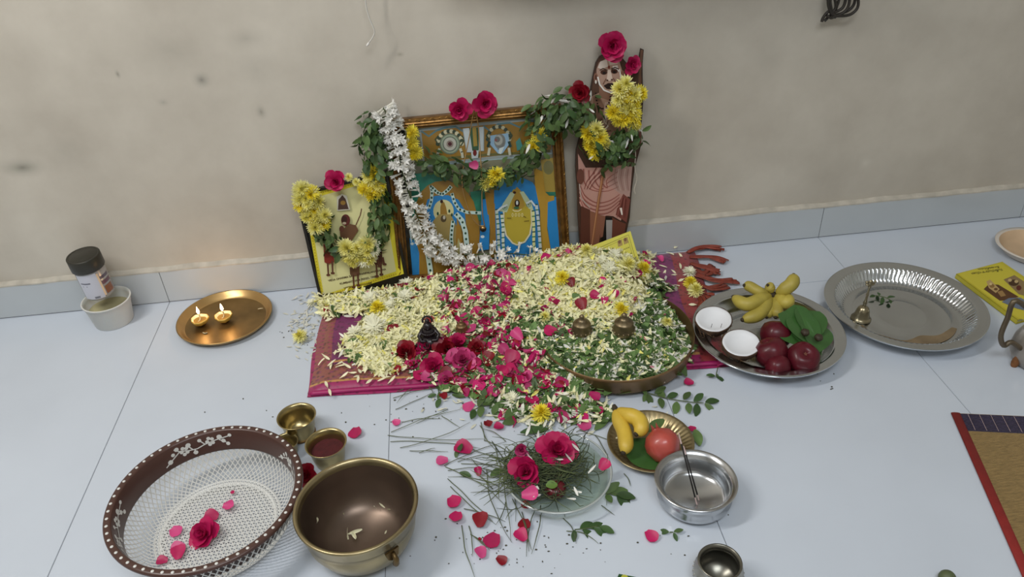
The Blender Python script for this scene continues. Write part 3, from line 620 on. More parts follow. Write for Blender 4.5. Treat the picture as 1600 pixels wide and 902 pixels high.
for i, nm in enumerate(['top bar', 'right bar', 'bottom bar', 'left bar']):
    m = MB(); frame_bar(m, i, rings); b = m.build('frame_bar', M_gold, gf)
    # scroll relief along the bar
    qa, qb = inner(*Q0, .0045)[i]-O, inner(*Q0, .0045)[(i+1) % 4]-O; L = (qb-qa).length; d = (qb-qa)/L; e = PL_G.n.cross(d); m = MB(); k = 0; s = .02
    while s < L-.03:
        c = qa+d*s+PL_G.n*.0018
        m.tube([c+d*(.006*math.cos(t)*(1-t/9))+e*(.0032*math.sin(t)*(1-t/9)) for t in [x*.7 for x in range(10)]], .0008, 4)
        m.tube([c+d*(.012+.003*x)+e*(.0025*math.sin(x*1.2)) for x in range(5)], [.0005, .001, .0012, .001, .0004], 4)
        s += .037; k += 1
    m.build('scroll_relief', M_golds, b)
inr = inner(*Q0, .025)
MB().slab([p-PL_G.n*.020-O for p in inr], -PL_G.n*.002).build('backing', M_blk, gf)
MB().slab([p-PL_G.n*.0105-O for p in inner(*Q0, .026)], -PL_G.n*.0015).build('glass_pane', M_glass, gf)
pr = Print(PL_G, O, -.019)
OC, OC2, BL_, TE, WH, GR = '9c7630', 'b08a34', '2a82c4', '2f7f6c', 'c9d6da', '274a38'
pr.poly('8d8a74', [(632, 196), (868, 172), (884, 392), (646, 440)])
pr.poly('9aa2a4', [(655, 201), (862, 182), (866, 240), (662, 262)]); pr.poly(OC, [(658, 205), (858, 186), (862, 234), (664, 256)])
pr.line('5e7f86', [(658, 205), (670, 213), (682, 204), (695, 200), (712, 198), (726, 207), (738, 199)], 3); pr.line('5e7f86', [(755, 197), (766, 205), (778, 194), (796, 192), (812, 199), (826, 189), (845, 190)], 3)
pr.line('6f6a3c', [(664, 250), (715, 246), (760, 242), (820, 239), (860, 236)], 4); pr.line('a9c0c8', [(664, 259), (740, 252), (800, 247), (862, 240)], 1.5)
# disc emblem
for i in range(14):
    a = PI+PI*(i/13); x, y = 703+19*math.cos(a), 225+20*math.sin(a); pr.ell('cfc8a8' if i % 2 else '3a4636', x, y, 3.2, 3.2)
for r, c in ((16, '6f7c6a'), (14, '9aa68f'), (11.5, '5d6a5c'), (10, 'b9b7ac'), (5.5, '8d7e74'), (3, '4a1a20')): pr.ell(c, 703, 225, r, r*1.03)
for sx in (-1, 1): pr.line('3b4a33', [(703+sx*18, 212), (703+sx*23, 218), (703+sx*17, 228)], 2); pr.line('c9c7b4', [(703+sx*16, 232), (703+sx*19, 240), (703+sx*20, 247)], 4); pr.line('2e3f33', [(703+sx*17, 238), (703+sx*20, 237)], 1.6)
# three stripe mark
pr.poly('c4ccd0', [(723, 201), (756, 198), (756, 236), (729, 238)]); pr.poly('3b5a40', [(733, 200), (748, 199), (748, 235), (738, 236)]); pr.poly('a3883e', [(738, 200), (744, 199), (746, 228), (740, 229)])
pr.poly('c4ccd0', [(736, 236), (748, 235), (747, 247), (737, 248)]); pr.ell('702424', 742, 239, 3, 5); pr.line('8c9a9e', [(723, 201), (729, 238), (737, 238)], 1); pr.line('8c9a9e', [(756, 198), (756, 236), (748, 236)], 1)
# shell emblem
for i in range(12):
    a = PI+PI*(i/11); x, y = 779+17*math.cos(a), 218+20*math.sin(a); pr.ell('b9b394' if i % 2 else '39453a', x, y, 3, 3)
pr.poly('93b4cf', [(766, 212), (794, 208), (796, 225), (785, 240), (778, 240), (766, 226)]); pr.ell('7b7c78', 781, 221, 9, 12); pr.ell('a7a7a0', 779, 219, 6.5, 8); pr.ell('6b6a68', 777, 218, 4.5, 4.5); pr.ell('8d4a48', 775, 219, 1.8, 1.8)
pr.line('6b6a68', [(778, 229), (784, 230), (788, 222)], 1.2); pr.line('6b6a68', [(777, 233), (783, 234)], 1.2); pr.poly('cfd8da', [(780, 232), (788, 229), (783, 241), (779, 240)])
for sx in (-1, 1): pr.line('3b4a33', [(780+sx*16, 206), (780+sx*20, 212), (780+sx*16, 218)], 2.5); pr.line('1f3a32', [(780+sx*15, 221), (780+sx*18, 230)], 4); pr.line('c9c7b4', [(780+sx*15, 231), (780+sx*17, 243)], 4)
pr.poly('4f8f8a', [(806, 222), (812, 215), (818, 232), (808, 236)])
# lower field
pr.poly(TE, [(642, 272), (700, 268), (706, 440), (648, 440)]); pr.poly('37806a', [(846, 262), (872, 240), (883, 400), (858, 400)]); pr.poly('2f7c66', [(735, 300), (760, 296), (762, 345), (740, 345)])
pr.poly('b59a4a', [(845, 250), (866, 246), (872, 300), (850, 300)]); pr.ell('8a8456', 857, 262, 8, 11)
pr.poly(OC, [(650, 318), (658, 300), (668, 290), (680, 284), (700, 282), (725, 292), (740, 315), (748, 345), (750, 372), (746, 405), (652, 440), (648, 345)])
pr.poly(BL_, [(640, 372), (650, 378), (655, 395), (655, 432), (645, 436)]); pr.line(WH, [(641, 360), (643, 378)], 3.5, 1.5); pr.ell(WH, 644, 381, 2.6, 2.2)
pr.poly(BL_, [(664, 325), (668, 312), (680, 306), (700, 305), (716, 312), (726, 328), (728, 352), (708, 352), (672, 352)]); pr.ell('d6cf9c', 693, 330, 16, 18)
pr.poly(OC, [(688, 340), (688, 324), (690, 316), (694, 316), (697, 324), (700, 340)]); pr.ell('3a1c14', 690, 315, 2.4, 2.8)
pr.poly('a9935a', [(677, 345), (686, 335), (704, 335), (712, 350), (716, 375), (712, 395), (690, 400), (676, 380)]); pr.ell('5a4a30', 693, 342, 4.5, 5.5); pr.ell('c6bfb0', 694, 340, 2, 3)
for x, y in ((684, 334), (702, 330), (706, 336)): pr.ell(GR, x, y, 1.6, 2.8)
for k, pts in enumerate([[(673, 290), (675, 300), (674, 314), (670, 326)], [(675, 293), (683, 301), (691, 304), (700, 297), (705, 291)], [(706, 302), (710, 316), (717, 327), (730, 332), (752, 333)], [(712, 334), (722, 345), (727, 362), (729, 380), (731, 398)], [(708, 345), (706, 358), (705, 372), (706, 384)], [(666, 382), (669, 400), (672, 420), (674, 438)]]):
    w = [5, 5.5, 5, 8, 5.5, 8][k]; pr.line('c8ddd8', pts, w)
    for i in range(len(pts)-1):
        for f in (.15, .65):
            x = pts[i][0]+(pts[i+1][0]-pts[i][0])*f; y = pts[i][1]+(pts[i+1][1]-pts[i][1])*f; pr.ell(GR, x, y, 1.7, 1.9)
pr.poly(OC, [(714, 340), (720, 356), (722, 376), (716, 392), (712, 376)]); pr.poly('b3ab74', [(716, 372), (724, 388), (722, 400), (712, 398)])
pr.poly(BL_, [(752, 312), (762, 310), (765, 345), (764, 390), (748, 392), (750, 365), (752, 345)]); pr.ell('d6e4ea', 754, 370, 3, 2.2)
# right half
pr.poly(BL_, [(770, 300), (800, 270), (832, 285), (842, 300), (846, 402), (772, 406)]); pr.poly(OC, [(756, 290), (772, 296), (772, 330), (762, 336)]); pr.poly(OC, [(762, 320), (773, 318), (776, 402), (764, 404), (766, 360)])
pr.poly(BL_, [(846, 318), (858, 312), (872, 306), (876, 395), (862, 398), (856, 360), (852, 330)])
pr.poly(OC2, [(834, 262), (848, 268), (852, 300), (858, 306), (866, 306), (866, 313), (856, 316), (855, 358), (862, 398), (842, 402), (844, 330), (836, 290)])
pr.poly('b5a23a', [(795, 310), (802, 296), (812, 296), (820, 312), (830, 326), (832, 350), (828, 366), (818, 380), (806, 384), (796, 376), (788, 360), (788, 334)])
pr.poly('a9893a', [(801, 300), (808, 292), (815, 300), (820, 322), (812, 330), (800, 326)])
for sx, pts in ((1, [(812, 300), (818, 299), (830, 316), (834, 330), (826, 326), (818, 312)]), (-1, [(805, 302), (798, 300), (786, 318), (780, 330), (792, 332), (799, 314)])): pr.poly('b9c7a6', pts)
for x, y in ((789, 325), (826, 320)): pr.ell('6f8f86', x, y, 4, 4); pr.ell('b9c7a6', x, y, 2.8, 2.8); pr.ell('6f8f86', x, y, 1.6, 1.6)
pr.ell('2a1a16', 808, 318, 4, 6); pr.ell('d6dcdc', 808, 317, 1.8, 3.4); pr.ell('3d6a4a', 807, 325, 4.5, 2.2); pr.line('e4ddb0', [(801, 328), (804, 330), (810, 330), (815, 327)], 1.4); pr.ell('3a1c14', 804, 301, 2.4, 2)
for i in range(4): pr.ell('d9cf94', 801+i*5, 336, 1.6, 3); pr.ell('b5a23a', 801+i*5, 336, .8, 2)
pr.line('d8d3b4', [(787, 331), (787, 350), (791, 368), (801, 380), (808, 383), (820, 378), (828, 366), (831, 348), (830, 328)], 2.4)
for pts, c1 in (([(776, 328), (778, 350), (779, 375), (780, 400)], 'b9c7c0'), ([(784, 335), (786, 355), (786, 380), (788, 400)], 'cfd8c8'), ([(838, 320), (841, 345), (843, 370), (845, 398)], 'c0ccd0'), ([(833, 330), (834, 355), (834, 378), (835, 400)], 'd6d89c')):
    pr.line(c1, pts, 4.5)
    for i in range(9):
        f = i/9*(len(pts)-1); k = int(f); g = f-k; x = pts[k][0]+(pts[k+1][0]-pts[k][0])*g; y = pts[k][1]+(pts[k+1][1]-pts[k][1])*g; pr.line('3d7a48' if i % 2 else GR, [(x-2.3, y), (x+2.3, y-.4)], 1.8)
pr.line('cbd6d8', [(822, 318), (830, 314), (836, 322)], 3); pr.line('cbd6d8', [(793, 320), (784, 324), (777, 330)], 3)
pr.line('5a4a20', [(819, 346), (827, 345)], 1); pr.line('5a4a20', [(818, 338), (822, 340)], 1); pr.line('5a4a20', [(792, 341), (799, 341)], 1)
pr.build('deity_print', gf, M_print)

# yellow print in a black frame
O = Vector((-.09, -.08, .012)); yf = thing('black_picture_frame', 'smaller black picture frame with a yellow printed certificate, left of the gold frame', 'picture frame', O)
yTL, yTR = PL_Y.at(461, 304), PL_Y.at(605, 267); yBL = corner(PL_Y, (461, 304), (500, 470), .016); yBR = PL_Y.at(640, 440); yBR = corner(PL_Y, (605, 267), (637, 432), .016)
Q = [yTL, yTR, yBR, yBL]; n_ = PL_Y.n
MB().slab([p-n_*.003-O for p in Q], -n_*.012).build('backing', M_blk, yf)
Qi = inner(*Q, .007)
for i in range(4):
    j = (i+1) % 4; m = MB(); a = [Q[i]-O, Q[j]-O, Qi[j]-O, Qi[i]-O]; lift = [p+n_*.002 for p in a]
    m.add([a[0]-n_*.012, a[1]-n_*.012]+lift[:2]+lift[2:]+[a[2]-n_*.003, a[3]-n_*.003], [(0, 1, 3, 2), (2, 3, 4, 5), (5, 4, 6, 7)]); m.build('frame_bar', M_blk, yf)
pr = Print(PL_Y, O, -.0028)
pr.poly('dccf3a', [(474, 305), (600, 272), (631, 428), (502, 468)]); pr.poly('d9d59c', [(481, 312), (594, 280), (619, 424), (506, 461)])
for (a, b) in (((477, 308), (597, 276)), ((477, 308), (504, 464)), ((504, 464), (622, 427))):
    for i in range(34):
        f = i/34; pr.ell('b89c20', a[0]+(b[0]-a[0])*f, a[1]+(b[1]-a[1])*f, 1.1, 1.1, n=6)
pr.poly('c2bfb0', [(526, 308), (534, 303), (542, 306), (547, 328), (527, 330)]); pr.poly('4a352c', [(529, 312), (535, 305), (540, 311), (545, 327), (528, 328)]); pr.ell('8a6a30', 536, 317, 4, 3.5)
pr.ell('5e2a24', 540, 344, 7, 9); pr.ell('3c2018', 538, 343, 4.5, 5.5); pr.ell('b9a890', 538, 349, 3, 2); pr.poly('6a4a34', [(531, 362), (546, 350), (556, 352), (560, 360), (548, 378), (532, 376)]); pr.line('5a2a20', [(556, 352), (563, 336), (565, 326)], 1.5)
pr.ell('6b4030', 534, 358, 4, 5)
for x, y, c in ((508, 396, '7c2a1e'), (548, 415, '6a4a34'), (584, 398, '4a2a1c')):
    pr.poly(c, [(x-3, y-14), (x+12, y-16), (x+14, y+14), (x+4, y+17), (x-1, y+14)])
    for d, e in ((4, 17), (11, 14)): pr.line('5a3626', [(x+d, y+e-2), (x+d+1, y+e+16)], 3, 2.4); pr.ell('5a3626', x+d+1, y+e+17, 3.2, 2)
for d, e in ((590, 405), (598, 402)): pr.line('5a3626', [(d, e), (d+2, e+10)], 3); pr.ell('5a3626', d+3, e+11, 3.2, 1.8)
pr.build('certificate_print', yf, M_printm)
def text(s, pl, px, py, px2, py2, size, colm, parent, name='lettering', off=0.0, flip=False):
    """lettering laid on a plane, centred on a pixel, running towards the second pixel"""
    c = bpy.data.curves.new(name, 'FONT'); c.body = s; c.size = size; c.align_x = 'CENTER'; c.align_y = 'CENTER'; c.extrude = .00005; c.offset = size*.022
    o = bpy.data.objects.new(name, c); C.objects.link(o); c.materials.append(colm)
    dg = bpy.context.evaluated_depsgraph_get(); dg.update(); me = bpy.data.meshes.new_from_object(o.evaluated_get(dg)); bpy.data.objects.remove(o); o = bpy.data.objects.new(name, me); C.objects.link(o)
    if not me.materials: me.materials.append(colm)
    A, B = pl.at(px, py, off), pl.at(px2, py2, off); x = (B-A).normalized(); z = pl.n.copy(); y = z.cross(x)
    M = Matrix((x, y, z)).transposed().to_4x4(); M.translation = A; o.parent = parent; o.matrix_basis = parent.matrix_basis.inverted() @ M; return o
M_ink = mat('brown_ink', '4a3418', .6)
text('VEDA DHARMA SASTRA PARIPALANA SABHA', PL_Y, 558, 430, 600, 421.5, .0076, M_ink, yf, off=-.0018)
text('KUMBAKONAM (REGD. 1942)', PL_Y, 560, 438, 602, 429.5, .0076, M_ink, yf, off=-.0018)
text('VISESHA UPANYASAM', PL_Y, 559, 446.5, 601, 438, .0076, M_ink, yf, off=-.0018)

# ------------------------------------------------------------------ standing cut-out of the ascetic: flat print on a board
O = Vector((.575, -.05, .012)); su = thing('standing_cutout', 'flat cut-out of an elderly bare-chested ascetic in pink robes, behind the flower heap', 'cut-out', O)
out = [(924, 400), (905, 372), (903, 340), (902, 300), (899, 262), (900, 235), (908, 205), (903, 168), (908, 158), (921, 148), (926, 120), (931, 98), (937, 88), (955, 82), (972, 90), (984, 104), (998, 96), (1001, 76), (1006, 78), (1004, 100), (1005, 160), (1002, 200), (1001, 230), (992, 262), (987, 300), (984, 340), (977, 372), (975, 408)]
low = [corner(PL_S, (905, 372), (906, 385), .014), corner(PL_S, (977, 372), (975, 390), .014)]
pts = [PL_S.at(*p)-O for p in out[1:-1]]+[low[1]-O, low[0]-O]
MB().slab(pts, -PL_S.n*.006).build('board', mat('board_edge', '3a2a22', .7), su)
pr = Print(PL_S, O, .0003)
pr.poly('4c3529', [(905, 400), (905, 372), (903, 340), (900, 262), (901, 235), (909, 205), (904, 168), (909, 159), (922, 149), (927, 120), (932, 98), (938, 89), (955, 83), (971, 91), (983, 105), (1003, 120), (1004, 160), (1001, 200), (1000, 229), (991, 262), (986, 300), (983, 340), (976, 372), (974, 408)])
pr.poly('5a4033', [(924, 150), (928, 120), (934, 97), (945, 88), (955, 84), (940, 110), (934, 150), (926, 168)]); pr.line('6a4a38', [(1003, 78), (1000, 110), (999, 150)], 4)
pr.poly('a88672', [(904, 168), (911, 158), (926, 150), (940, 143), (965, 142), (985, 160), (1000, 180), (1001, 205), (975, 230), (930, 230), (909, 205)])      # torso
pr.poly('8a6654', [(926, 150), (937, 150), (950, 180), (938, 196), (928, 184)]); pr.poly('c4a592', [(945, 160), (955, 158), (962, 180), (952, 196), (941, 192)]); pr.line('7a5a4a', [(920, 205), (940, 208), (955, 204)], 3)
pr.line('efe0d4', [(951, 168), (944, 190), (950, 197), (940, 208)], 3, 2); pr.line('7a5848', [(957, 165), (948, 196), (936, 210)], 1.4)
pr.poly('8a6552', [(936, 130), (968, 130), (970, 150), (955, 158), (936, 152)])                                                       # neck
for i in range(14):
    a = PI*(i/13); pr.ell('2a1612', 941-10*math.cos(a)+(3 if i > 7 else 0), 146+ (24 if i < 8 else 22)*math.sin(a), 1.4, 1.4, n=8)
pr.poly('b09080', [(932, 108), (936, 98), (946, 92), (958, 91), (968, 96), (972, 110), (971, 125), (965, 138), (955, 146), (945, 143), (937, 134), (932, 122)])    # face
pr.ell('8a6150', 931, 121, 3.4, 7); pr.ell('5a382c', 931, 121, 1.6, 4); pr.ell('8a6150', 973, 116, 3, 6); pr.ell('ded6cc', 931, 128, 1.6, 3)
pr.poly('d8ccc2', [(934, 106), (938, 96), (948, 93), (950, 104), (940, 108)]); pr.poly('e3dcd6', [(957, 103), (965, 102), (967, 112), (958, 111)]); pr.poly('c9b6aa', [(950, 94), (960, 94), (966, 100), (953, 102)])
pr.ell('7a3a30', 951.5, 105, 1.8, 2.6); pr.ell('4a2c22', 943.5, 113, 5.4, 3.8); pr.ell('4a2c22', 960, 111.5, 5.4, 3.8); pr.ell('17100e', 944, 114, 2.6, 1.8); pr.ell('17100e', 960, 112.5, 2.6, 1.8)
pr.line('3a231b', [(937, 110), (942, 107), (949, 110)], 1.5); pr.line('3a231b', [(955, 108), (961, 105.5), (967, 108)], 1.5)
pr.poly('d9c4b6', [(950, 109), (954, 109), (957, 123), (953, 127), (948, 125)]); pr.ell('4a2c22', 949, 125.5, 1.5, 1.2); pr.ell('4a2c22', 956, 124.5, 1.5, 1.2); pr.line('7a5546', [(947, 123), (942, 132)], 1.5); pr.line('7a5546', [(958, 122), (963, 130)], 1.5)
pr.poly('2a1a16', [(943, 134), (950, 130), (957, 130), (961, 135), (955, 139), (948, 139)]); pr.line('e9e5e0', [(934, 120), (937, 132), (944, 141), (954, 145), (962, 141)], 2.4); pr.line('e9e5e0', [(968, 108), (970, 122)], 1.6)
pr.poly('6a4438', [(975, 215), (1003, 205), (1002, 225), (980, 232)]); pr.line('a88672', [(978, 216), (1000, 218)], 5)
R1, R2, R3 = 'b07a70', '96584e', 'c89488'
pr.poly('bd9084', [(903, 240), (915, 262), (940, 262), (975, 258), (986, 262), (985, 300), (978, 312), (970, 345), (958, 338), (935, 336), (912, 322), (905, 300)])
pr.poly('b5938a', [(962, 262), (988, 260), (984, 308), (968, 302), (950, 290)]); pr.poly('7c453c', [(974, 303), (985, 312), (979, 348), (962, 336), (966, 318)])
for i in range(7): pr.curve([R2, R3][i % 2], [(912+i*4, 264+i), (913+i*4.5, 285), (925+i*4, 297-i*.5), (948, 299-i*3), (966, 292-4*i)], 2.2, .8)
for i in range(8): pr.curve([R2, R3][i % 2], [(906, 290+i*3.6), (914, 306+i*3.6), (932, 317+i*2.9), (952, 314+i*3), (968, 304+i*2.4)], 2.4, 1.0)
for i in range(5): pr.curve(['7c443c', 'd0a092'][i % 2], [(932+i*5, 262), (926+i*4, 272), (917+i*3, 284), (913+i*2, 296)], 1.8, .8)
for i in range(5): pr.curve(['a07a70', 'cbaea2'][i % 2], [(962+i*5, 264), (960+i*5, 280), (966+i*4, 298)], 1.6, 1.0)
for i in range(4): pr.curve(['96584e', '6a342c'][i % 2], [(972+i*2, 308+i), (968+i*3, 325), (964+i*4, 340)], 1.8, 1)
pr.line('f0e6dc', [(970, 325), (972, 336)], 3.5, 2); pr.line('b9ada2', [(905, 285), (908, 310), (922, 325)], 1.4)
pr.poly('5a3226', [(908, 322), (922, 328), (922, 395), (906, 400)]); pr.poly('8a5a44', [(922, 330), (938, 336), (938, 365), (934, 395), (922, 395)]); pr.poly('17110f', [(940, 340), (956, 340), (952, 398), (940, 398)]); pr.poly('a09a98', [(947, 344), (957, 344), (956, 398), (948, 398)])
pr.poly('6a3c2e', [(957, 340), (968, 346), (978, 350), (975, 372), (973, 400), (955, 400)]); pr.poly('8a5a48', [(938, 336), (946, 338), (942, 370), (938, 372)])
pr.line('8f5c3e', [(944, 262), (936, 310), (930, 350), (925, 385)], 4.4); pr.line('c08a62', [(943.4, 262), (935.4, 310), (929.4, 350), (924.4, 385)], 1.2)
pr.ell('6a4034', 907, 276, 6, 12)
pr.build('figure_print', su, M_printm)
m = MB(); m.tube(smooth_path([PL_S.at(a, b, .003)-O for a, b in ((988, 228), (993, 238), (992, 262), (995, 280), (991, 296), (993, 303))], 24), .0012, 5); m.build('loose_thread', mat('white_thread', 'cfc6b8', .8), su)

# yellow leaflet leaning at the back of the heap
c0, c1 = P(985, 361, y=-.075), P(1008, 438, y=-.145); c1.z = max(c1.z, .014); c2 = P(925, 384, y=-.085)
ex = (c1-c0); xx = (c2-c0); nn_ = xx.cross(ex).normalized(); nn_ = nn_ if nn_.y < 0 else -nn_
PL_L = Plane(c0, nn_); O = c1.copy(); lf = thing('yellow_leaflet', 'yellow printed leaflet leaning at the top right of the flower heap', 'leaflet', O)
L4 = [PL_L.at(*q)-O for q in ((985, 361), (1008, 438), (935, 462), (915, 388))]
MB().slab(L4, -PL_L.n*.0012).build('sheet', mat('yellow_paper', 'd6cf52', .6), lf)
pr = Print(PL_L, O, .0002); pr.line('8f8a3a', [(926, 392), (982, 367), (1000, 428)], 1); pr.line('8f8a3a', [(930, 394), (980, 371), (997, 428)], .6)
for x in (968, 977): pr.poly('a89058', [(x-3.5, 377-(x-968)*.4), (x+3.5, 374-(x-968)*.4), (x+5, 383-(x-968)*.4), (x-2, 386-(x-968)*.4)]); pr.ell('7a5a3c', x, 378-(x-968)*.4, 2.2, 3)
for k, (a, b) in enumerate((((960, 396), (984, 386)), ((966, 404), (988, 395)), ((978, 412), (990, 407)), ((975, 420), (992, 413)), ((930, 400), (952, 390)))):
    for i in range(8):
        f = i/8; g = f+.09; pr.line('9a9440', [(a[0]+(b[0]-a[0])*f, a[1]+(b[1]-a[1])*f), (a[0]+(b[0]-a[0])*g, a[1]+(b[1]-a[1])*g)], 1.3)
pr.build('small_print', lf, M_printm)

# ------------------------------------------------------------------ garlands
def pathw(pts, n): return smooth_path([a if isinstance(a, Vector) else Vector(a) for a in pts], n)
def garland(name, label, path, pl, segs, group=None, cordr=.0015):
    t = thing(name, label, 'garland', path[0]); o = MB().tube([p-path[0] for p in path], cordr, 5).build('cord', M_stem, t)
    K = len(path)-1
    for (a, b, kind, cnt, rad) in segs:
        for i in range(cnt):
            f = (a+(b-a)*((i+.5)/cnt+random.uniform(-.5, .5)/cnt*(1 if kind in ('leaf', 'white', 'wleaf') else .4)))*K; k = min(int(f), K-1); p = path[k].lerp(path[k+1], f-k); d = (path[k+1]-path[k]).normalized()
            sd = pl.n.cross(d).normalized(); th = random.uniform(-.25*PI, 1.25*PI); outw = sd*math.cos(th)+pl.n*max(-.15, math.sin(th)); outw.normalize()
            if kind in ('leaf', 'wleaf'):
                pos = p+outw*rad*random.uniform(.15, 1.0); nr = outw+pl.n*.4+Vector((random.gauss(0, .5), random.gauss(0, .3), random.gauss(0, .5))); ydir = outw*.5+d*random.choice((-1, 1))*random.uniform(.1, .8)+Vector((0, 0, -.6))
                ms = LEAF if random.random() < .6 else LEAFD
                if kind == 'wleaf' and random.random() < .09: ms = WHITEP
                inst(random.choice(ms), 'leaf' if ms is not WHITEP else 'petal', TM(pos, basis(nr, ydir), random.uniform(.85, 1.15)), t)
            elif kind == 'white':
                pos = p+outw*rad*.25; inst(random.choice(TUBE), 'floret', TM(pos, basis(outw+d*random.uniform(-.3, .5), None), random.uniform(1.0, 1.35)), t)
            else:
                pos = p+(sd*random.uniform(-1, 1)+pl.n*random.uniform(.1, .7))*rad*.7; nr = outw*.8+pl.n*.9
                ms = {'yellow': CH_Y, 'pale': CH_P, 'cream': CH_C, 'mix': CH_Y+CH_P+CH_P}[kind]; inst(random.choice(ms), 'flower', TM(pos, basis(nr), random.uniform(.75, .95)), t)
    return t
# tuberose floret: slim tube opening into a small star
TUBE = []
for k in range(3):
    m = MB(); L = .014; el0 = (74, 40, 58)[k]; m.tube([(0, 0, 0), (0, .0004*k, L*.5), (0, .001*k, L)], [.0011, .0017, .0026], 6, cap=False, col=srgb('ebe9de'))
    for i in range(6):
        q = Matrix.Rotation(i*PI/3+k, 3, 'Z') @ Matrix.Rotation(math.radians(el0), 3, 'X'); v, f = blade(.012, .0052, spear, 3, 2, .3, -.15)
        m.add([q @ Vector(a)+Vector((0, 0, L-.001)) for a in v], f, 0, srgb('f7f6f1'))
    TUBE.append(m.mesh('floret', M_vcf, True))
G, Yp, S = PL_G.at, PL_Y.at, PL_S.at
# garland on the yellow print
pa = pathw([Yp(478, 290, .02), Yp(482, 318, .018), Yp(500, 340, .018), Yp(512, 368, .018), Yp(540, 395, .018), Yp(572, 392, .018), Yp(592, 360, .02), Yp(598, 320, .02), Yp(582, 288, .022), G(588, 260, .015), G(582, 230, .014), G(578, 205, .014), G(592, 182, .004)], 90)
garland('leaf_garland', 'leaf and chrysanthemum garland on the yellow framed print, rising along the gold frame', pa, PL_Y,
        [(0, .20, 'mix', 14, .026), (.0, .2, 'pale', 16, .03), (.18, .34, 'leaf', 70, .026), (.31, .46, 'pale', 12, .026), (.33, .47, 'cream', 7, .026), (.44, .64, 'leaf', 110, .028), (.63, .73, 'mix', 11, .024), (.72, 1.0, 'leaf', 170, .034)])
pb = pathw([G(643, 200, .012), G(650, 228, .014), G(672, 252, .014), G(705, 264, .014), G(740, 272, .014), G(768, 278, .014), G(798, 268, .014), G(825, 250, .016), G(838, 220, .016), G(850, 190, .02), G(872, 166, .02), G(905, 172, .02), S(922, 205, .035), S(940, 236, .03), S(965, 238, .03), S(985, 215, .03), S(990, 180, .03), S(985, 145, .03), S(966, 150, .03), S(970, 185, .03)], 150)
garland('leaf_garland', 'leaf and yellow chrysanthemum garland swagged across the gold frame and round the cut-out figure', pb, PL_G,
        [(0, .08, 'yellow', 3, .008), (.09, .25, 'leaf', 120, .030), (.24, .29, 'mix', 4, .014), (.23, .42, 'leaf', 120, .028), (.40, .455, 'yellow', 2, .012), (.40, .62, 'wleaf', 190, .040), (.48, .60, 'wleaf', 110, .055), (.62, .68, 'yellow', 6, .022), (.62, .68, 'pale', 4, .022), (.66, .82, 'wleaf', 170, .042), (.82, 1.0, 'yellow', 12, .024), (.82, 1, 'mix', 14, .026)])
pc = pathw([G(600, 168, .012), G(607, 190, .018), G(620, 222, .018), G(627, 262, .018), G(642, 310, .018), G(655, 345, .018), G(672, 378, .02), G(700, 398, .02), G(740, 398, .022), G(790, 396, .022), G(840, 400, .022)], 90)
garland('tuberose_garland', 'white tuberose garland falling from the top left corner of the gold frame', pc, PL_G, [(0, .30, 'white', 110, .014), (.28, .7, 'white', 130, .012), (.66, 1.0, 'white', 90, .014)])
# roses on the frames
rose('open magenta rose on top of the cut-out figure, the highest flower', S(956, 72, .02), (-.1, -1, .3), .036, RROSE)
rose('smaller magenta rose beside the head of the cut-out figure', S(986, 101, .02), (.3, -1, .2), .023, RROSE)
rose('dark red rose at the shoulder of the cut-out figure', S(907, 144, .03), (-.4, -1, .3), .026, RRED)
rose('magenta rose on the middle of the gold frame, right of a pair', G(757, 161, .022), (.1, -1, .25), .033, RROSE)
rose('magenta rose on the middle of the gold frame, left of a pair', G(719, 171, .02), (-.2, -1, .1), .029, RROSE)
rose('magenta rose on the top edge of the yellow framed print', Yp(525, 282, .018), (.0, -1, .35), .028, RROSE)
for px, py, nm in ((536, 277, 'cream bud cluster beside the rose on the yellow framed print'), (548, 284, 'small cream daisy right of the rose on the yellow framed print')):
    tag(inst(CH_P[0], 'chrysanthemum', TM(Yp(px+9, py, .012), basis((0, -1, .5)), .45)), nm, 'flower')
tag(inst(RPINKL[0], 'rose_petal', TM(G(733, 258, .04), basis((0, -1, .2), (1, 0, 0)), .75)), 'pink petal caught in the leaf garland left of its yellow flowers', 'petal')
# chain necklace with a black pendant
O = G(741, 190, .012); ck = thing('chain_necklace', 'thin gold chain with a black and gold pendant hanging over the gold frame', 'necklace', O); M_chain = mat('gold_chain', 'b08d5c', .3, .9)
for nm, pts in (('chain', [(741, 172), (737, 190), (733, 215), (728, 240), (724, 262), (722, 285), (728, 315), (738, 340), (748, 352), (756, 353)]), ('chain', [(743, 172), (747, 195), (749, 220), (751, 250), (753, 280), (753, 310), (754, 335), (757, 352)])):
    pth = smooth_path([G(a, b, .026 if 235 < b < 300 else .010)-O for a, b in pts], 150); m = MB()
    for i, p in enumerate(pth): m.ball(p, .0017, 5, 3)
    m.build(nm, M_chain, ck, True)
pn = G(755, 358, .010)-O; pdt = MB().ball(pn, .0085, 12, 8, sc=(1, .8, 1)).build('pendant', mat('black_bead', '15110f', .2), ck, True)
MB().lathe([(.0001, .0095), (.004, .009), (.0065, .006), (.0068, .004)], 12, cen=pn).build('pendant_cap', M_chain, pdt, True)

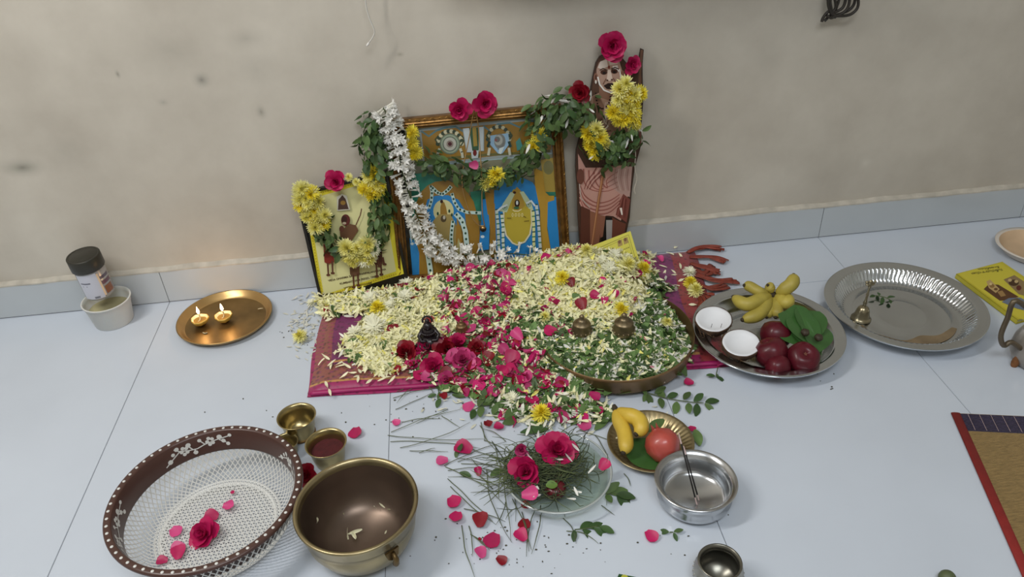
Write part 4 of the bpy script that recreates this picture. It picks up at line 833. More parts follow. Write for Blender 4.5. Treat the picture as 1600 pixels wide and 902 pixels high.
# ------------------------------------------------------------------ metals
M_brass = mat('worn_brass', 'a09270', .32, .9, noise=.3, nscale=14, bump=.15, bscale=60, rvar=.12)
M_brassd = mat('tarnished_brass', '6e5a3a', .42, .85, noise=.35, nscale=12, bump=.2, bscale=50)
M_brassin = mat('brown_tarnished_inside', '6c5c50', .36, .7, noise=.3, nscale=9)
M_plate = mat('warm_brass_plate', 'bc9c68', .3, .9, noise=.25, nscale=10)
M_copper = mat('aged_copper', '8f7250', .45, .7, noise=.35, nscale=14, bump=.15)
M_steel = mat('stainless_steel', 'c8cccf', .17, 1, noise=.06, nscale=8)
M_steelb = mat('brushed_aluminium', 'c2c4c6', .24, 1, noise=.08, nscale=10)
M_silver = mat('dull_silver', 'b4b2aa', .3, 1, noise=.2, nscale=30)

def vessel(name, label, cat, loc, outer, inner_, material, n=96, group=None, inmat=None, part='body', rfun=None):
    t = thing(name, label, cat, loc, None, group); m = MB(); m.lathe(outer, n, 0, rfun=rfun); m.lathe(inner_, n, 1, rfun=rfun)
    m.build(part, [material, inmat or material], t, True); return t
E5 = .00001
# copper tray that holds the heap
vessel('copper_tray', 'wide round aged copper tray filled with leaves and petals', 'tray', (TRC[0], TRC[1], .012),
       [(E5, 0), (.166, 0), (.1735, .004), (.1775, .036), (.1795, .039), (.1795, .043), (.1775, .045)], [(.1775, .045), (.1755, .043), (.1715, .006), (.166, .003), (E5, .003)], M_copper, inmat=M_brassd)
# brass plate with two lamps
bp_ = (-.428, -.130, 0)
t = vessel('brass_plate', 'round brass plate with two lit lemon lamps, beside the baseboard', 'plate', bp_, [(E5, 0), (.100, 0), (.106, .002), (.115, .012), (.1185, .0160), (.1195, .0175), (.1180, .0190), (.1155, .0180), (.107, .0065), (.101, .0030)], [(.101, .0030), (.096, .0022), (E5, .0022)], M_plate, inmat=mat('tarnished_plate_floor', '8a7248', .36, .85, noise=.35, nscale=12, rvar=.15))
M_lemon = mat('dry_lemon_peel', 'c8a850', .55, noise=.3, nscale=60, bump=.4, bscale=120); M_lemin = mat('lemon_flesh', 'e4d8b0', .35, noise=.3, nscale=60); M_oil = mat('lamp_oil', '8a6c30', .08, 0, spec=.6)
M_flame, tt, bb_ = newmat('flame'); bb_.inputs['Base Color'].default_value = (1, .6, .2, 1); bb_.inputs['Emission Color'].default_value = (1, .74, .42, 1); bb_.inputs['Emission Strength'].default_value = 22
M_wick = mat('burnt_wick', 'c8bc98', .8, noise=.5, nscale=200)
for (px, py), lab, rz in (((313, 502), 'left lit lemon half lamp on the brass plate', .3), ((350, 497), 'right lit lemon half lamp on the brass plate', -.2)):
    p = P(px, py, .014); p.z = .0035; t = thing('lemon_lamp', lab, 'lamp', p); rf = lambda r, z, a, j: r*(1+.05*math.sin(3*a+rz)+.04*math.sin(9*a)) if r > .001 else r
    MB().lathe([(E5, 0), (.008, .001), (.017, .007), (.0215, .016), (.022, .019), (.020, .0195)], 28, rfun=rf).build('peel', M_lemon, t, True)
    MB().lathe([(.020, .0195), (.0185, .018), (.016, .0125), (.010, .009), (E5, .008)], 28, rfun=rf).build('flesh', M_lemin, t, True)
    MB().lathe([(E5, .0135), (.0165, .0136)], 24).build('oil', M_oil, t, True)
    wp = smooth_path([(-.004, -.006, .012), (0, 0, .0145), (.001, .004, .021), (.0, .005, .030)], 12)
    MB().tube(wp, .0016, 6).build('wick', M_wick, t, True)
    f = Vector(wp[-1]); fo = MB().lathe([(E5, 0), (.0022, .002), (.0036, .006), (.0030, .011), (.0015, .017), (E5, .022)], 14, cen=f).build('flame', M_flame, t, True)
    ld = bpy.data.lights.new('flame_light', 'POINT'); ld.energy = .075; ld.color = (1, .58, .30); ld.shadow_soft_size = .006; lo = bpy.data.objects.new('flame_light', ld); C.objects.link(lo); lo.location = p+f+Vector((0, 0, .034))
p = P(317, 520, .004); tag(MB().tube(smooth_path([p, p+Vector((.006, -.004, 0)), p+Vector((.012, -.003, .001))], 6), .0016, 5).build('cotton_wick', M_wick), 'spare cotton wick lying on the brass plate below the left lamp', 'wick')
p = P(403, 483, .006); tag(MB().tube(smooth_path([p, p+Vector((.006, .001, 0)), p+Vector((.013, -.001, .001))], 6), .0012, 5).build('match_stub', M_wick), 'pale stub at the right rim of the brass plate', 'match')

# plastic cup with an upturned jar
M_plas = mat('translucent_white_plastic', 'd3d3ce', .35, noise=.05, nscale=20, sss=.2); M_cupin = mat('yellowish_cup_contents', 'b4ac84', .5, noise=.15, nscale=30)
cl = Vector((-.725, -.0735, 0))
t = vessel('plastic_cup', 'white plastic cup by the baseboard, an upturned jar standing in it', 'cup', cl, [(E5, 0), (.046, 0), (.0475, .002), (.0545, .052), (.0555, .053), (.0555, .064), (.0585, .065), (.060, .0665), (.060, .069)], [(.060, .069), (.0585, .070), (.0560, .069), (.0545, .060), (.0515, .038), (E5, .038)], M_plas, 64)
MB().lathe([(E5, .040), (.0515, .040)], 48).build('contents', M_cupin, t, True)
jl = P(158, 458, y=-.066); rj = basis((-.03, -.04, 1), (0, 1, 0)); t = thing('spice_jar', 'jar with a black lid turned upside down in the plastic cup', 'jar', jl, rj)
M_lab = mat('white_jar_label', 'c8c8ce', .3, noise=.08, nscale=12, coat=.4)
MB().lathe([(E5, 0), (.030, 0), (.034, .002), (.0355, .006), (.0358, .078), (.0345, .082), (.034, .086), (E5, .086)], 48).build('body', mat('silver_jar_wrap', 'b0aeae', .25, .4, noise=.15, nscale=20), t, True)
MB().lathe([(E5, .118), (.032, .118), (.034, .1165), (.0350, .118), (.0385, .118), (.0395, .1165), (.0395, .084), (.038, .082), (E5, .082)], 64, rfun=lambda r, z, a, j: r*(1+.004*math.cos(40*a)) if .036 < r else r).build('lid', mat('black_plastic_lid', '2c2a22', .4), t, True)
def wrapstrip(m, a0, a1, z0, z1, r, col, n=10):
    V = []; 
    for i in range(n+1):
        a = a0+(a1-a0)*i/n; V += [(r*math.cos(a), r*math.sin(a), z0), (r*math.cos(a), r*math.sin(a), z1)]
    m.add(V, [(2*i, 2*i+2, 2*i+3, 2*i+1) for i in range(n)], 0, srgb(col))
m = MB(); A = -PI/2+.14
wrapstrip(m, A-.9, A+.55, .006, .078, .0360, 'c6c7d2', 20); wrapstrip(m, A-.7, A+.0, .052, .056, .0361, '6a6a78'); wrapstrip(m, A-.62, A-.55, .044, .047, .0361, '8c8c98'); wrapstrip(m, A-.35, A-.28, .044, .047, .0361, '8c8c98')
for i in range(12): wrapstrip(m, A-.12+i*.03, A-.10+i*.03, .008, .014, .0361, '4a4a50', 1)
wrapstrip(m, A+.55, A+.68, .01, .075, .0361, 'e8c8a0'); wrapstrip(m, A+.75, A+1.4, .012, .034, .0361, '8a5638'); wrapstrip(m, A+.72, A+1.5, .040, .050, .0361, '6a4a58'); wrapstrip(m, A+.72, A+1.5, .056, .064, .0361, '5a5060')
m.build('label', vcmat('jar_print', .3, .5, coat=.4), t, True)

# sieve basket
BK = Vector((-.310, -.812, 0)); bk = thing('sieve_basket', 'round white lattice basket with a brown floral rim', 'basket', BK)
M_brown = mat('brown_plastic', '4a3029', .32, noise=.06, nscale=10); M_wp = mat('white_plastic', 'd6d6d2', .35)
MB().lathe([(.1715, .0975), (.1715, .101), (.1695, .1035), (.160, .1035), (.1575, .101), (.1500, .062), (.1500, .059), (.1510, .059), (.1590, .0975), (.1715, .0975)], 128).build('rim_band', M_brown, bk, True)
zb = .012; rb = .105; rt = .1640; zt = .062
def wallpt(s, a, dr=0): # s 0 bottom..1 top
    r = rb+(rt-rb)*(s**.55); z = zb+(.098-zb)*(s**1.5); return Vector(((r+dr)*math.cos(a), (r+dr)*math.sin(a), z))
def strip(m, pts, w, th):   # flat bar
    m.tube(pts, w, 4, flat=th)
lat = MB(); NB = 84
for k in range(NB):
    a0 = 2*PI*k/NB
    for sg in (-1, 1): lat.tube([wallpt((s/8)**1.5, a0+sg*.5*s/8) for s in range(9)], .00115, 4, cap=False)
for s in (.0, .02, 1.0): lat.tube([wallpt(s, 2*PI*i/96) for i in range(97)], .0018, 4, cap=False)
lat.build('lattice_wall', M_wp, bk, False)
bot = MB(); g = .0072
for fam, sp in ((0, g), (PI/3, g), (2*PI/3, g)):
    c, s = math.cos(fam), math.sin(fam); k = -20
    while k <= 20:
        d = k*sp*1.05
        if abs(d) < rb: L = math.sqrt(rb*rb-d*d); bot.tube([Vector((-s*d-c*L, c*d-s*L, zb)), Vector((-s*d+c*L, c*d+s*L, zb))], .0013, 4, cap=False)
        k += 1
bot.build('lattice_bottom', M_wp, bk)
foot = MB().lathe([(.098, 0), (.101, 0), (.1045, .012), (.1015, .012), (.098, 0)], 96).build('foot_ring', M_wp, bk, True)
dots = MB()
for k in range(60): a = 2*PI*k/60; dots.ball((.165*math.cos(a), .165*math.sin(a), .1034), .0032, 8, 4, sc=(1, 1, 1)); 
for i in range(len(dots.v)): x, y, z = dots.v[i]; dots.v[i] = (x, y, .1034+(z-.1034)*.3)
dots.build('rim_dots', M_wp, bk, True)
def bandpt(a, h):        # inner face of the brown band; h 0 at bottom .. 1 top
    r = .1501+(.1572-.1501)*h-.0006; return Vector((r*math.cos(a), r*math.sin(a), .063+.037*h))
fl_ = None
def bdisc(a, h, r):
    c = bandpt(a, h); pts = [bandpt(a+r/.155*math.cos(t), h+r/.037*math.sin(t)) for t in [2*PI*i/10 for i in range(10)]]; fl_.add(pts, [tuple(range(10))])
def bline(pts, w=.0011):
    for (a, h), (b, k) in zip(pts[:-1], pts[1:]):
        da, dh = (b-a)*.155, (k-h)*.037; l = math.hypot(da, dh) or 1; na, nh = -dh/l*w/.155, da/l*w/.037; fl_.add([bandpt(a-na, h-nh), bandpt(b-na, k-nh), bandpt(b+na, k+nh), bandpt(a+na, h+nh)], [(0, 1, 2, 3)])
for ac in (1.92, 1.92+PI/2, 1.92+PI, 1.92-PI/2):
    fl_ = MB(); bline([(ac+.42, .15), (ac+.32, .35), (ac+.2, .62), (ac+.1, .45), (ac, .38), (ac-.1, .5), (ac-.25, .62), (ac-.4, .75)])
    bline([(ac+.02, .4), (ac+.06, .2)]); bline([(ac-.1, .5), (ac-.06, .75)]); bline([(ac-.28, .6), (ac-.36, .4)]); bline([(ac+.2, .6), (ac+.26, .85)]); bline([(ac+.05, .4), (ac+.1, .75)])
    for x, y, r in ((.35, .3, .004), (.23, .8, .0035), (.29, .6, .003), (.09, .75, .004), (.03, .2, .0035), (-.05, .8, .003), (-.29, .75, .0042), (-.33, .5, .0035), (-.38, .3, .0033), (-.42, .8, .003)): bdisc(ac+x, y, r*1.25)
    for cx, cy in ((.15, .52), (-.17, .6)):
        for q in range(5): t_ = 2*PI*q/5; bdisc(ac+cx+.036*math.cos(t_), cy+.19*math.sin(t_), .0038)
    fl_.build('floral_motif', M_wp, bk, kind='stuff')
rose('crumpled magenta rose lying in the sieve basket', P(323, 836, .018), (-.3, -.5, 1), .030, RROSE, open_=.8)
for px, py, s, ms, lab in [(268, 826, .8, RPINKL, 'pink petal in the sieve basket left of the rose'), (348, 791, .85, RPINKL, 'pale pink petal in the basket just above the rose'), (341, 808, .9, RPINK, 'pink petal in the basket touching the rose from above'), (289, 855, .75, RPINKL, 'torn pink petal in the basket below the rose'), (262, 876, .6, RPINK, 'small pink scrap at the lower left of the basket floor'), (279, 874, .85, RPINK, 'pink petal near the front rim of the basket'), (361, 768, .35, RPINK, 'tiny pink scrap at the far edge of the basket floor')]:
    tag(inst(random.choice(ms), 'rose_petal', TM(P(px, py, .019), basis((random.gauss(0, .15), -.2, 1)), s)), lab, 'petal')

# large brass bowl
BB = Vector((-.037, -.884, 0))
t = vessel('brass_bowl', 'large deep brass bowl with a dark inside, right of the basket', 'bowl', BB,
           [(r*.972, z*1.075) for r, z in [(E5, 0), (.055, .001), (.066, .006), (.088, .026), (.0985, .048), (.1015, .066), (.1015, .076), (.1035, .078), (.1055, .082), (.107, .094), (.1105, .1005), (.111, .1035), (.109, .1055), (.104, .1045), (.1015, .100), (.0995, .094)]], [(r*.972, z*1.075) for r, z in [(.0995, .094), (.0975, .070), (.094, .048), (.083, .026), (.062, .009), (E5, .006)]], M_brass, 128, inmat=M_brassin)
m = MB()
for k, a in enumerate((-PI/2+.62,)):
    c = Vector((math.cos(a), math.sin(a), 0)); m.slab([c*.1035+Vector((-math.sin(a)*x, math.cos(a)*x, z)) for x, z in ((-.013, .080), (.013, .080), (.010, .064), (.003, .060), (-.003, .058), (-.010, .064))], -c*.004)
    m.tube([c*.104+Vector((0, 0, .076)), c*.112+Vector((0, 0, .066)), c*.108+Vector((0, 0, .052)), c*.103+Vector((0, 0, .046))], [.004, .005, .006, .003], 8)
m.build('lug', M_brassd, t, True)
def inbowl(px, py, z): return P(px, py, z)
for px, py, z, s in [(615, 748, .072, .75), (488, 773, .062, .7), (494, 808, .045, .9), (537, 802, .035, .6), (566, 828, .014, 1.3), (548, 833, .012, 1.0), (556, 843, .014, .9), (543, 845, .016, 1), (603, 793, .030, .7), (612, 797, .032, .8), (590, 795, .022, .4), (606, 830, .030, .5)]:
    q = P(px, py, z); d = (q-BB); nr = Vector((-d.x, -d.y, .02+.06*max(0, 1-d.xy.length/.1))); loose(random.choice(CREAMP), 'cream_petal', q+nr.normalized()*.003, 'cream petal sticking to the inside of the large brass bowl', 'petal', 'petals inside the brass bowl', .1, s*.85, nr)

# three small brass cups
def cup(name, lab, c, r, h, mt, fill=None, gr=None):
    t = vessel(name, lab, 'cup', c, [(E5, 0), (r*.66, 0), (r*.70, h*.08), (r*.80, h*.45), (r*.84, h*.75), (r*.93, h*.92), (r*1.0, h*.975), (r, h)], [(r, h), (r*.98, h*1.01), (r*.88, h*.93), (r*.79, h*.75), (r*.75, h*.45), (r*.6, h*.12), (E5, h*.09)], mt, 64)
    if fill: MB().lathe([(E5, h*fill[0]+.002), (r*.4, h*fill[0]+.001), (r*.77, h*fill[0])], 40, rfun=lambda rr, z, a, j: rr).build(fill[2], fill[1], t, True)
    return t
M_brc = mat('polished_brass_cup', 'a8996e', .28, .95, noise=.15, nscale=20)
cup('brass_cup', 'brass cup nearest the silk cloth, almost empty', P(463, 650, .055)-Vector((0, 0, .055)), .0405, .055, M_brc, (.1, M_copper, 'dregs'))
for k in range(6): pass
cup('brass_cup', 'brass cup filled with dark red powder behind the large brass bowl', P(509, 691.5, .055)-Vector((0, 0, .055)), .0415, .055, M_brc, (.62, mat('vermilion_powder', '4a1216', .9, noise=.3, nscale=80, bump=.6, bscale=150), 'red_powder'))
cup('brass_cup', 'small brass cup half hidden behind the rim of the basket', P(446, 690, .035)-Vector((0, 0, .035)), .026, .035, M_brc)
rose('wilted dark red rose wedged between the basket and the brass cups', P(482, 744, .025), (-.2, -.6, .9), .026, RRED)

# glass bowl with water
GL = P(871, 736, .038); GL.z = 0; 
gb = thing('glass_bowl', 'shallow clear glass bowl of water with floating roses and grass', 'bowl', GL); M_gl = glassy('clear_glass', (.93, .955, .945, 1), rough=.03); M_water = glassy('water', (.84, .88, .80, 1), rough=.01)
MB().lathe([(E5, 0), (.070, 0), (.080, .003), (.095, .020), (.101, .036), (.103, .038), (.1025, .040), (.100, .040), (.098, .036), (.092, .021), (.077, .006), (E5, .004)], 96).build('body', M_gl, gb, True)
MB().lathe([(.1005, .0375), (.1035, .0375), (.1040, .0395), (.1025, .0410), (.1000, .0405), (.1005, .0375)], 96).build('rim', mat('glass_rim', 'a8b0ae', .12, 0, spec=.9, coat=1), gb, True)
wt_ = MB().lathe([(E5, .030), (.0955, .030)], 64).build('water', M_water, gb, True)
Gc = GL
rose('open magenta rose floating upper right in the glass bowl', P(869, 706, .042), (.1, -.5, 1), .040, RROSE)
rose('magenta rose floating on its side at the left of the glass bowl', P(824, 738, .038), (-.3, -.7, .9), .037, RROSE, open_=.75)
rose('small pink rosebud at the back left of the glass bowl', P(816, 703, .044), (-.2, -.8, .7), .020, RPINKL, open_=.6)
for px, py, s, ms, lab, z in [(815, 775, 1.15, RPINKL, 'large pink petal over the front left rim of the glass bowl', .045), (938, 734, .8, RPINK, 'red petal floating at the right side of the glass bowl', .034), (828, 793, .6, RRED, 'small dark petal hanging under the rim of the glass bowl', .03), (873, 731, .7, RPINK, 'pale magenta petal in the water below the open rose', .032)]:
    tag(inst(random.choice(ms), 'rose_petal', TM(P(px, py, z), basis((-.1, -.4, 1)), s)), lab, 'petal')
m = MB().lathe([(E5, -.022), (.012, -.019), (.020, -.008), (.021, .004), (.015, .015), (.005, .018), (E5, .016)], 24); o = m.build('plum', mat('dark_red_plum', '5c1820', .3), None, True); o.location = P(868, 770, .018)+Vector((0, 0, .010)); o.scale = (1, 1, .7); tag(o, 'dark red fruit under the water in the glass bowl', 'fruit')
for px, py in [(822, 681), (840, 688), (845, 683), (818, 722), (832, 720), (894, 722), (896, 694), (905, 705), (842, 765), (845, 773), (903, 775), (909, 770), (900, 780), (919, 740), (866, 716)]:
    loose(random.choice(WHITEP), 'white_petal', P(px, py, .044), 'white petal floating in the glass bowl among the grass', 'petal', 'white petals in the glass bowl', .3, random.uniform(.8, 1.1))
def leafthing(px, py, z, L, W, lab, m_=None, tilt=(0, -.2, 1), roll=0, curl=-.1, fold=.25):
    v, f = blade(L, W, oval, 8, 4, 0, curl, fold=fold); o = MB().add([(a, b-L/2, c) for a, b, c in v], f).build('leaf', m_ or M_leaf, None, True)
    o.matrix_basis = TM(P(px, py, z), basis(tilt, (math.cos(roll), math.sin(roll), 0))); return tag(o, lab, 'leaf')
leafthing(862, 758, .046, .022, .018, 'small bright green leaf in the middle of the glass bowl', mat('bright_leaf', '5c7a34', .5))
# darbha grass: single stems, and the tangle in the bowl
def stempath(px0, py0, px1, py1, z0=.003, z1=.003, bend=8, n=9, hump=0.0):
    A = P(px0, py0, z0); B = P(px1, py1, z1); d = B-A; s = Vector((-d.y, d.x, 0)).normalized(); k = random.gauss(0, .035)*d.length; w = random.uniform(0, 6)
    return [A.lerp(B, t/n)+s*(k*math.sin(PI*t/n)*2+.006*d.length*math.sin(w+t*1.3))+Vector((0, 0, hump*math.sin(PI*t/n))) for t in range(n+1)]
tang = MB()
for k in range(430):
    a = random.uniform(0, 2*PI); r0 = random.uniform(.0, .085); c = Vector((GL.x-.025+r0*math.cos(a), GL.y+.01+.8*r0*math.sin(a), .034+random.uniform(-.004, .010))); L = random.uniform(.03, .075); b_ = random.choice((random.uniform(-.6, .6)+PI, random.uniform(-1, 1), random.uniform(0, 2*PI)))
    d = Vector((math.cos(b_), math.sin(b_), random.uniform(-.05, .12))); s = Vector((-d.y, d.x, 0)); k_ = random.gauss(0, .01)
    pth = [c+d*L*t/6+s*k_*math.sin(PI*t/6) for t in range(-1, 7)]
    pth = [Vector((p.x, p.y, max(p.z, .043 if (p-GL).xy.length > .093 else .02))) for p in pth]
    g = random.uniform(.6, 1.2); base_ = srgb(random.choice(('4c5638', '5e6844', '3c4630'))); tang.tube(pth, [.0008]*7+[.0004], 4, cap=False, col=tuple(min(1, q*g) for q in base_[:3])+(1,))
tag(tang.build('darbha_grass', vcmat('grass_mix', .6, .3), None, True), 'tangle of thin green grass stems in the water of the glass bowl', 'grass', kind='stuff')
STEMS = [((614, 622), (700, 604)), ((611, 676), (720, 640)), ((606, 680), (760, 686)), ((610, 690), (750, 700)), ((625, 700), (735, 660)), ((640, 705), (700, 706)), ((655, 708), (680, 700)), ((695, 730), (800, 800)), ((694, 728), (790, 690)), ((700, 735), (820, 770)), ((715, 722), (795, 705)), ((720, 725), (830, 745)),
         ((700, 748), (770, 815)), ((704, 760), (775, 820)), ((725, 795), (790, 815)), ((722, 821), (742, 902)), ((735, 835), (765, 860)), ((733, 822), (738, 870)), ((740, 838), (760, 856)), ((790, 690), (755, 670)), ((780, 760), (700, 745)), ((775, 700), (798, 845)), ((800, 780), (830, 860)), ((815, 800), (822, 870)), ((770, 690), (806, 815)), ((760, 735), (800, 848)),
         ((880, 810), (900, 850)), ((835, 800), (826, 862)), ((845, 790), (830, 866)), ((750, 665), (757, 690)), ((756, 688), (800, 712)), ((752, 660), (775, 705)), ((620, 612), (660, 600)), ((660, 600), (678, 618)), ((650, 604), (620, 630)), ((618, 640), (680, 612)), ((690, 650), (718, 668)), ((700, 640), (650, 662)), ((628, 660), (690, 655)), ((860, 660), (915, 620)), ((900, 675), (950, 640)), ((870, 680), (935, 655)),
         ((955, 755), (948, 790)), ((940, 790), (960, 805)), ((905, 672), (960, 690)), ((950, 660), (975, 640)), ((930, 680), (952, 720)), ((975, 740), (985, 760)), ((885, 830), (935, 850)), ((780, 715), (720, 690)), ((770, 730), (712, 715)), ((765, 745), (735, 715)), ((785, 755), (740, 775)), ((795, 770), (735, 770)), ((770, 765), (745, 740)), ((790, 785), (775, 820)), ((805, 795), (790, 812))]
for k, (a, b) in enumerate(STEMS):
    o = MB().tube(stempath(*a, *b, bend=5, hump=random.uniform(0, .006)), [.0009]*7+[.0007, .0005, .0003], 4).build('grass_stem', M_grass, None, True)
    mx_, my_ = (a[0]+b[0])/2, (a[1]+b[1])/2
    w_ = ('between the silk cloth and the brass bowl' if mx_ < 712 and my_ < 712 else 'in front of the glass bowl' if my_ > 785 and mx_ < 880 else 'left of the glass bowl' if mx_ < 800 else 'behind the glass bowl' if my_ < 700 else 'right of the glass bowl')
    tag(o, 'thin dry green grass stem on the tiles '+w_, 'grass stem', 'grass stems '+w_)
# crumbs on the tiles
cr = MB()
for px, py, s, n in [(820, 850, 60, 46), (690, 640, 40, 10), (1110, 520, 1, 0), (1300, 595, 22, 6), (640, 650, 60, 22), (760, 850, 60, 16), (370, 630, 30, 4), (470, 520, 22, 26), (1000, 860, 60, 8), (860, 640, 60, 30)]:
    for _ in range(n): q = P(random.gauss(px, s), random.gauss(py, s*.35), .001); cr.ball(q, random.uniform(.0007, .002), 5, 3, sc=(random.uniform(.7, 1.8), random.uniform(.7, 1.4), .5), col=None)
tag(cr.build('floor_crumbs', mat('dark_crumbs', '4c4a3c', .8)), 'dark specks and crumbs scattered over the tiles', 'crumbs', kind='stuff')

# sprigs of leaves
def sprig(label, pts, leaves, z=.006, mats_=None):
    path = smooth_path([P(a, b, z) for a, b in pts], 12); t = thing('leaf_sprig', label, 'sprig', path[0]); MB().tube([p-path[0] for p in path], [.0011]*12+[.0006], 5).build('stem', M_stem, t, True)
    for (f, px, py, L) in leaves:
        a = path[int(f*12)]; b = P(px, py, z+.004); d = b-a; v, fc = blade(L, L*.5, oval, 6, 2, 0, -.12, fold=.25); me = MB().add(v, fc).mesh('leaf', mats_ or random.choice((M_leaf, M_leafd)), True)
        inst(me, 'leaf', TM(a.lerp(b, .1), basis((random.gauss(0, .25), random.gauss(-.2, .2), 1), d)), t)
    return t
sprig('large green leaf sprig in front of the copper tray', [(1005, 612), (1040, 622), (1075, 628), (1100, 630)], [(0, 1018, 602, .03), (.1, 1022, 635, .03), (.2, 1050, 600, .03), (.3, 1038, 645, .03), (.4, 1064, 612, .028), (.5, 1055, 652, .034), (.6, 1082, 606, .03), (.7, 1078, 650, .03), (.8, 1098, 616, .03), (.9, 1090, 648, .034), (1, 1122, 622, .034), (1, 1112, 636, .026), (.35, 1030, 612, .03), (.15, 1008, 622, .024)])
sprig('small green sprig in front of the steel fruit tray', [(1122, 574), (1120, 582), (1119, 588)], [(1, 1104, 586, .020), (1, 1134, 592, .020), (.6, 1124, 596, .012)])
sprig('dark green leaf cluster on the tiles in front of the glass bowl', [(898, 828), (915, 826), (935, 822)], [(0, 897, 836, .022), (.3, 918, 818, .03), (.4, 930, 834, .036), (.6, 945, 816, .034), (1, 958, 830, .028), (.8, 948, 833, .03)], mats_=M_leafd)
sprig('green leaf cluster right of the glass bowl', [(945, 772), (960, 772), (975, 776)], [(0, 958, 762, .034), (.3, 972, 766, .036), (.5, 990, 776, .036), (.6, 978, 784, .036), (.1, 955, 785, .026), (1, 995, 780, .026)])
sprig('two small curled leaves on the tiles before the steel vessel', [(1046, 832), (1052, 832)], [(0, 1038, 829, .022), (1, 1060, 828, .018), (1, 1057, 838, .016)])
sprig('dark green sprig lying in the empty steel tray by the bell', [(1368, 462), (1380, 464), (1390, 468)], [(0, 1364, 462, .018), (.3, 1374, 456, .018), (.5, 1380, 474, .024), (.8, 1395, 462, .022), (1, 1392, 470, .018)], z=.010, mats_=M_leafd)
sprig('white flowered sprig lying over the front edge of the silk cloth', [(672, 585), (682, 600), (688, 622)], [(0, 668, 600, .022), (.3, 655, 612, .026), (.5, 690, 610, .024), (.8, 690, 620, .03), (1, 684, 628, .026), (.9, 640, 622, .02)])
sprig('pale green leaf pair beside the large pink petal', [(716, 710), (714, 702)], [(0, 720, 698, .024), (1, 712, 714, .018)])
sprig('crumpled green leaves on the floor before the heap', [(742, 640), (760, 630), (780, 620)], [(0, 740, 645, .03), (.2, 755, 622, .034), (.4, 750, 650, .034), (.5, 775, 612, .034), (.7, 785, 630, .034), (.8, 770, 645, .034), (1, 792, 620, .03), (1, 768, 604, .03)])
for a in [(940, 662, .006, .045, .018, 'narrow dark leaf left of the brass fruit plate', .7), (727, 741, .006, .026, .013, 'small leaf on the grass stems left of the glass bowl', 2.6), (716, 618, .006, .03, .013, 'dark leaf on the tiles in front of the folded edge', 2.7), (1090, 683, .010, .042, .02, 'green leaf standing at the right rim of the brass fruit plate', 1.5), (835, 672, .01, .06, .018, 'green leaf behind the glass bowl', .1), (776, 738, .01, .03, .016, 'curled leaf at the left rim of the glass bowl', .5)]:
    leafthing(a[0], a[1], a[2], a[3], a[4], a[5], M_leafd if a[0] % 2 else M_leaf, roll=a[6])
M_brassu = mat('old_bronze', '84755a', .4, .8, noise=.35, nscale=60, bump=.3)
# small bronze pieces half buried in the heap
def urn(name, lab, px, py, s, mt, cat):
    p = on_heap(px, py, 0); p.z -= .016*s; t = thing(name, lab, cat, p)
    MB().lathe([(E5, 0), (.010*s, .0), (.011*s, .004*s), (.008*s, .009*s), (.014*s, .016*s), (.020*s, .026*s), (.021*s, .034*s), (.017*s, .042*s), (.0185*s, .045*s), (.017*s, .048*s), (.010*s, .051*s), (.011*s, .054*s), (.0065*s, .057*s)], 24).build('body', mt, t, True)
    MB().lathe([(.0065*s, .057*s), (.0045*s, .060*s), (.0055*s, .063*s), (.003*s, .067*s), (E5, .068*s)], 16).build('finial', mt, t, True)
    m = MB()
    for k in range(14): a = 2*PI*k/14; m.ball((.0208*s*math.cos(a), .0208*s*math.sin(a), .031*s), .0024*s, 6, 4)
    m.build('bead_band', mt, t, True); return t
urn('bronze_urn', 'left bronze finial urn poking out of the petals in the copper tray', 909, 524, 1.12, M_brassu, 'urn')
urn('bronze_urn', 'right bronze finial urn poking out of the petals in the copper tray', 974, 524, 1.2, M_brassu, 'urn')
urn('brass_figurine', 'small tarnished brass figure among leaves right of the dark idol', 722, 520, .7, M_copper, 'figurine')
p = on_heap(672, 538, 0); p.z -= .006; idl = thing('dark_idol', 'small black stone idol seated among the roses', 'idol', p); M_idol = mat('black_idol', '241c1f', .3)
idl.scale = (1.45, 1.45, 1.45)
m = MB(); m.ball((0, 0, .012), .016, 14, 8, sc=(1.25, 1, .7)); m.ball((0, .001, .026), .011, 12, 8, sc=(1, .8, 1.2)); m.ball((0, 0, .041), .0078, 12, 8); m.ball((0, .001, .050), .0040, 10, 6, sc=(1, 1, 1.3)); m.ball((0, -.0075, .040), .0018, 6, 4)
for s in (-1, 1):
    m.tube([(s*.010, 0, .033), (s*.016, -.004, .025), (s*.012, -.012, .020), (s*.004, -.014, .022)], [.0035, .0032, .0028, .0022], 8); m.tube([(s*.008, -.002, .010), (s*.020, -.008, .009), (s*.008, -.017, .008), (-s*.004, -.016, .009)], [.006, .0055, .0045, .003], 8); m.ball((s*.0065, 0, .041), .0022, 6, 4)
m.build('body', M_idol, idl, True); m = MB()
for k in range(26): a = 2*PI*k/26; m.ball((.012*math.cos(a), .002+.012*math.sin(a), .030), .0022, 6, 4)
for k in range(9): a = -.2+PI*(k/8)*1.12; m.ball((.0075*math.cos(a), .006, .048+.008*math.sin(a)), .0022, 6, 4)
m.build('bead_arch', M_idol, idl, True)

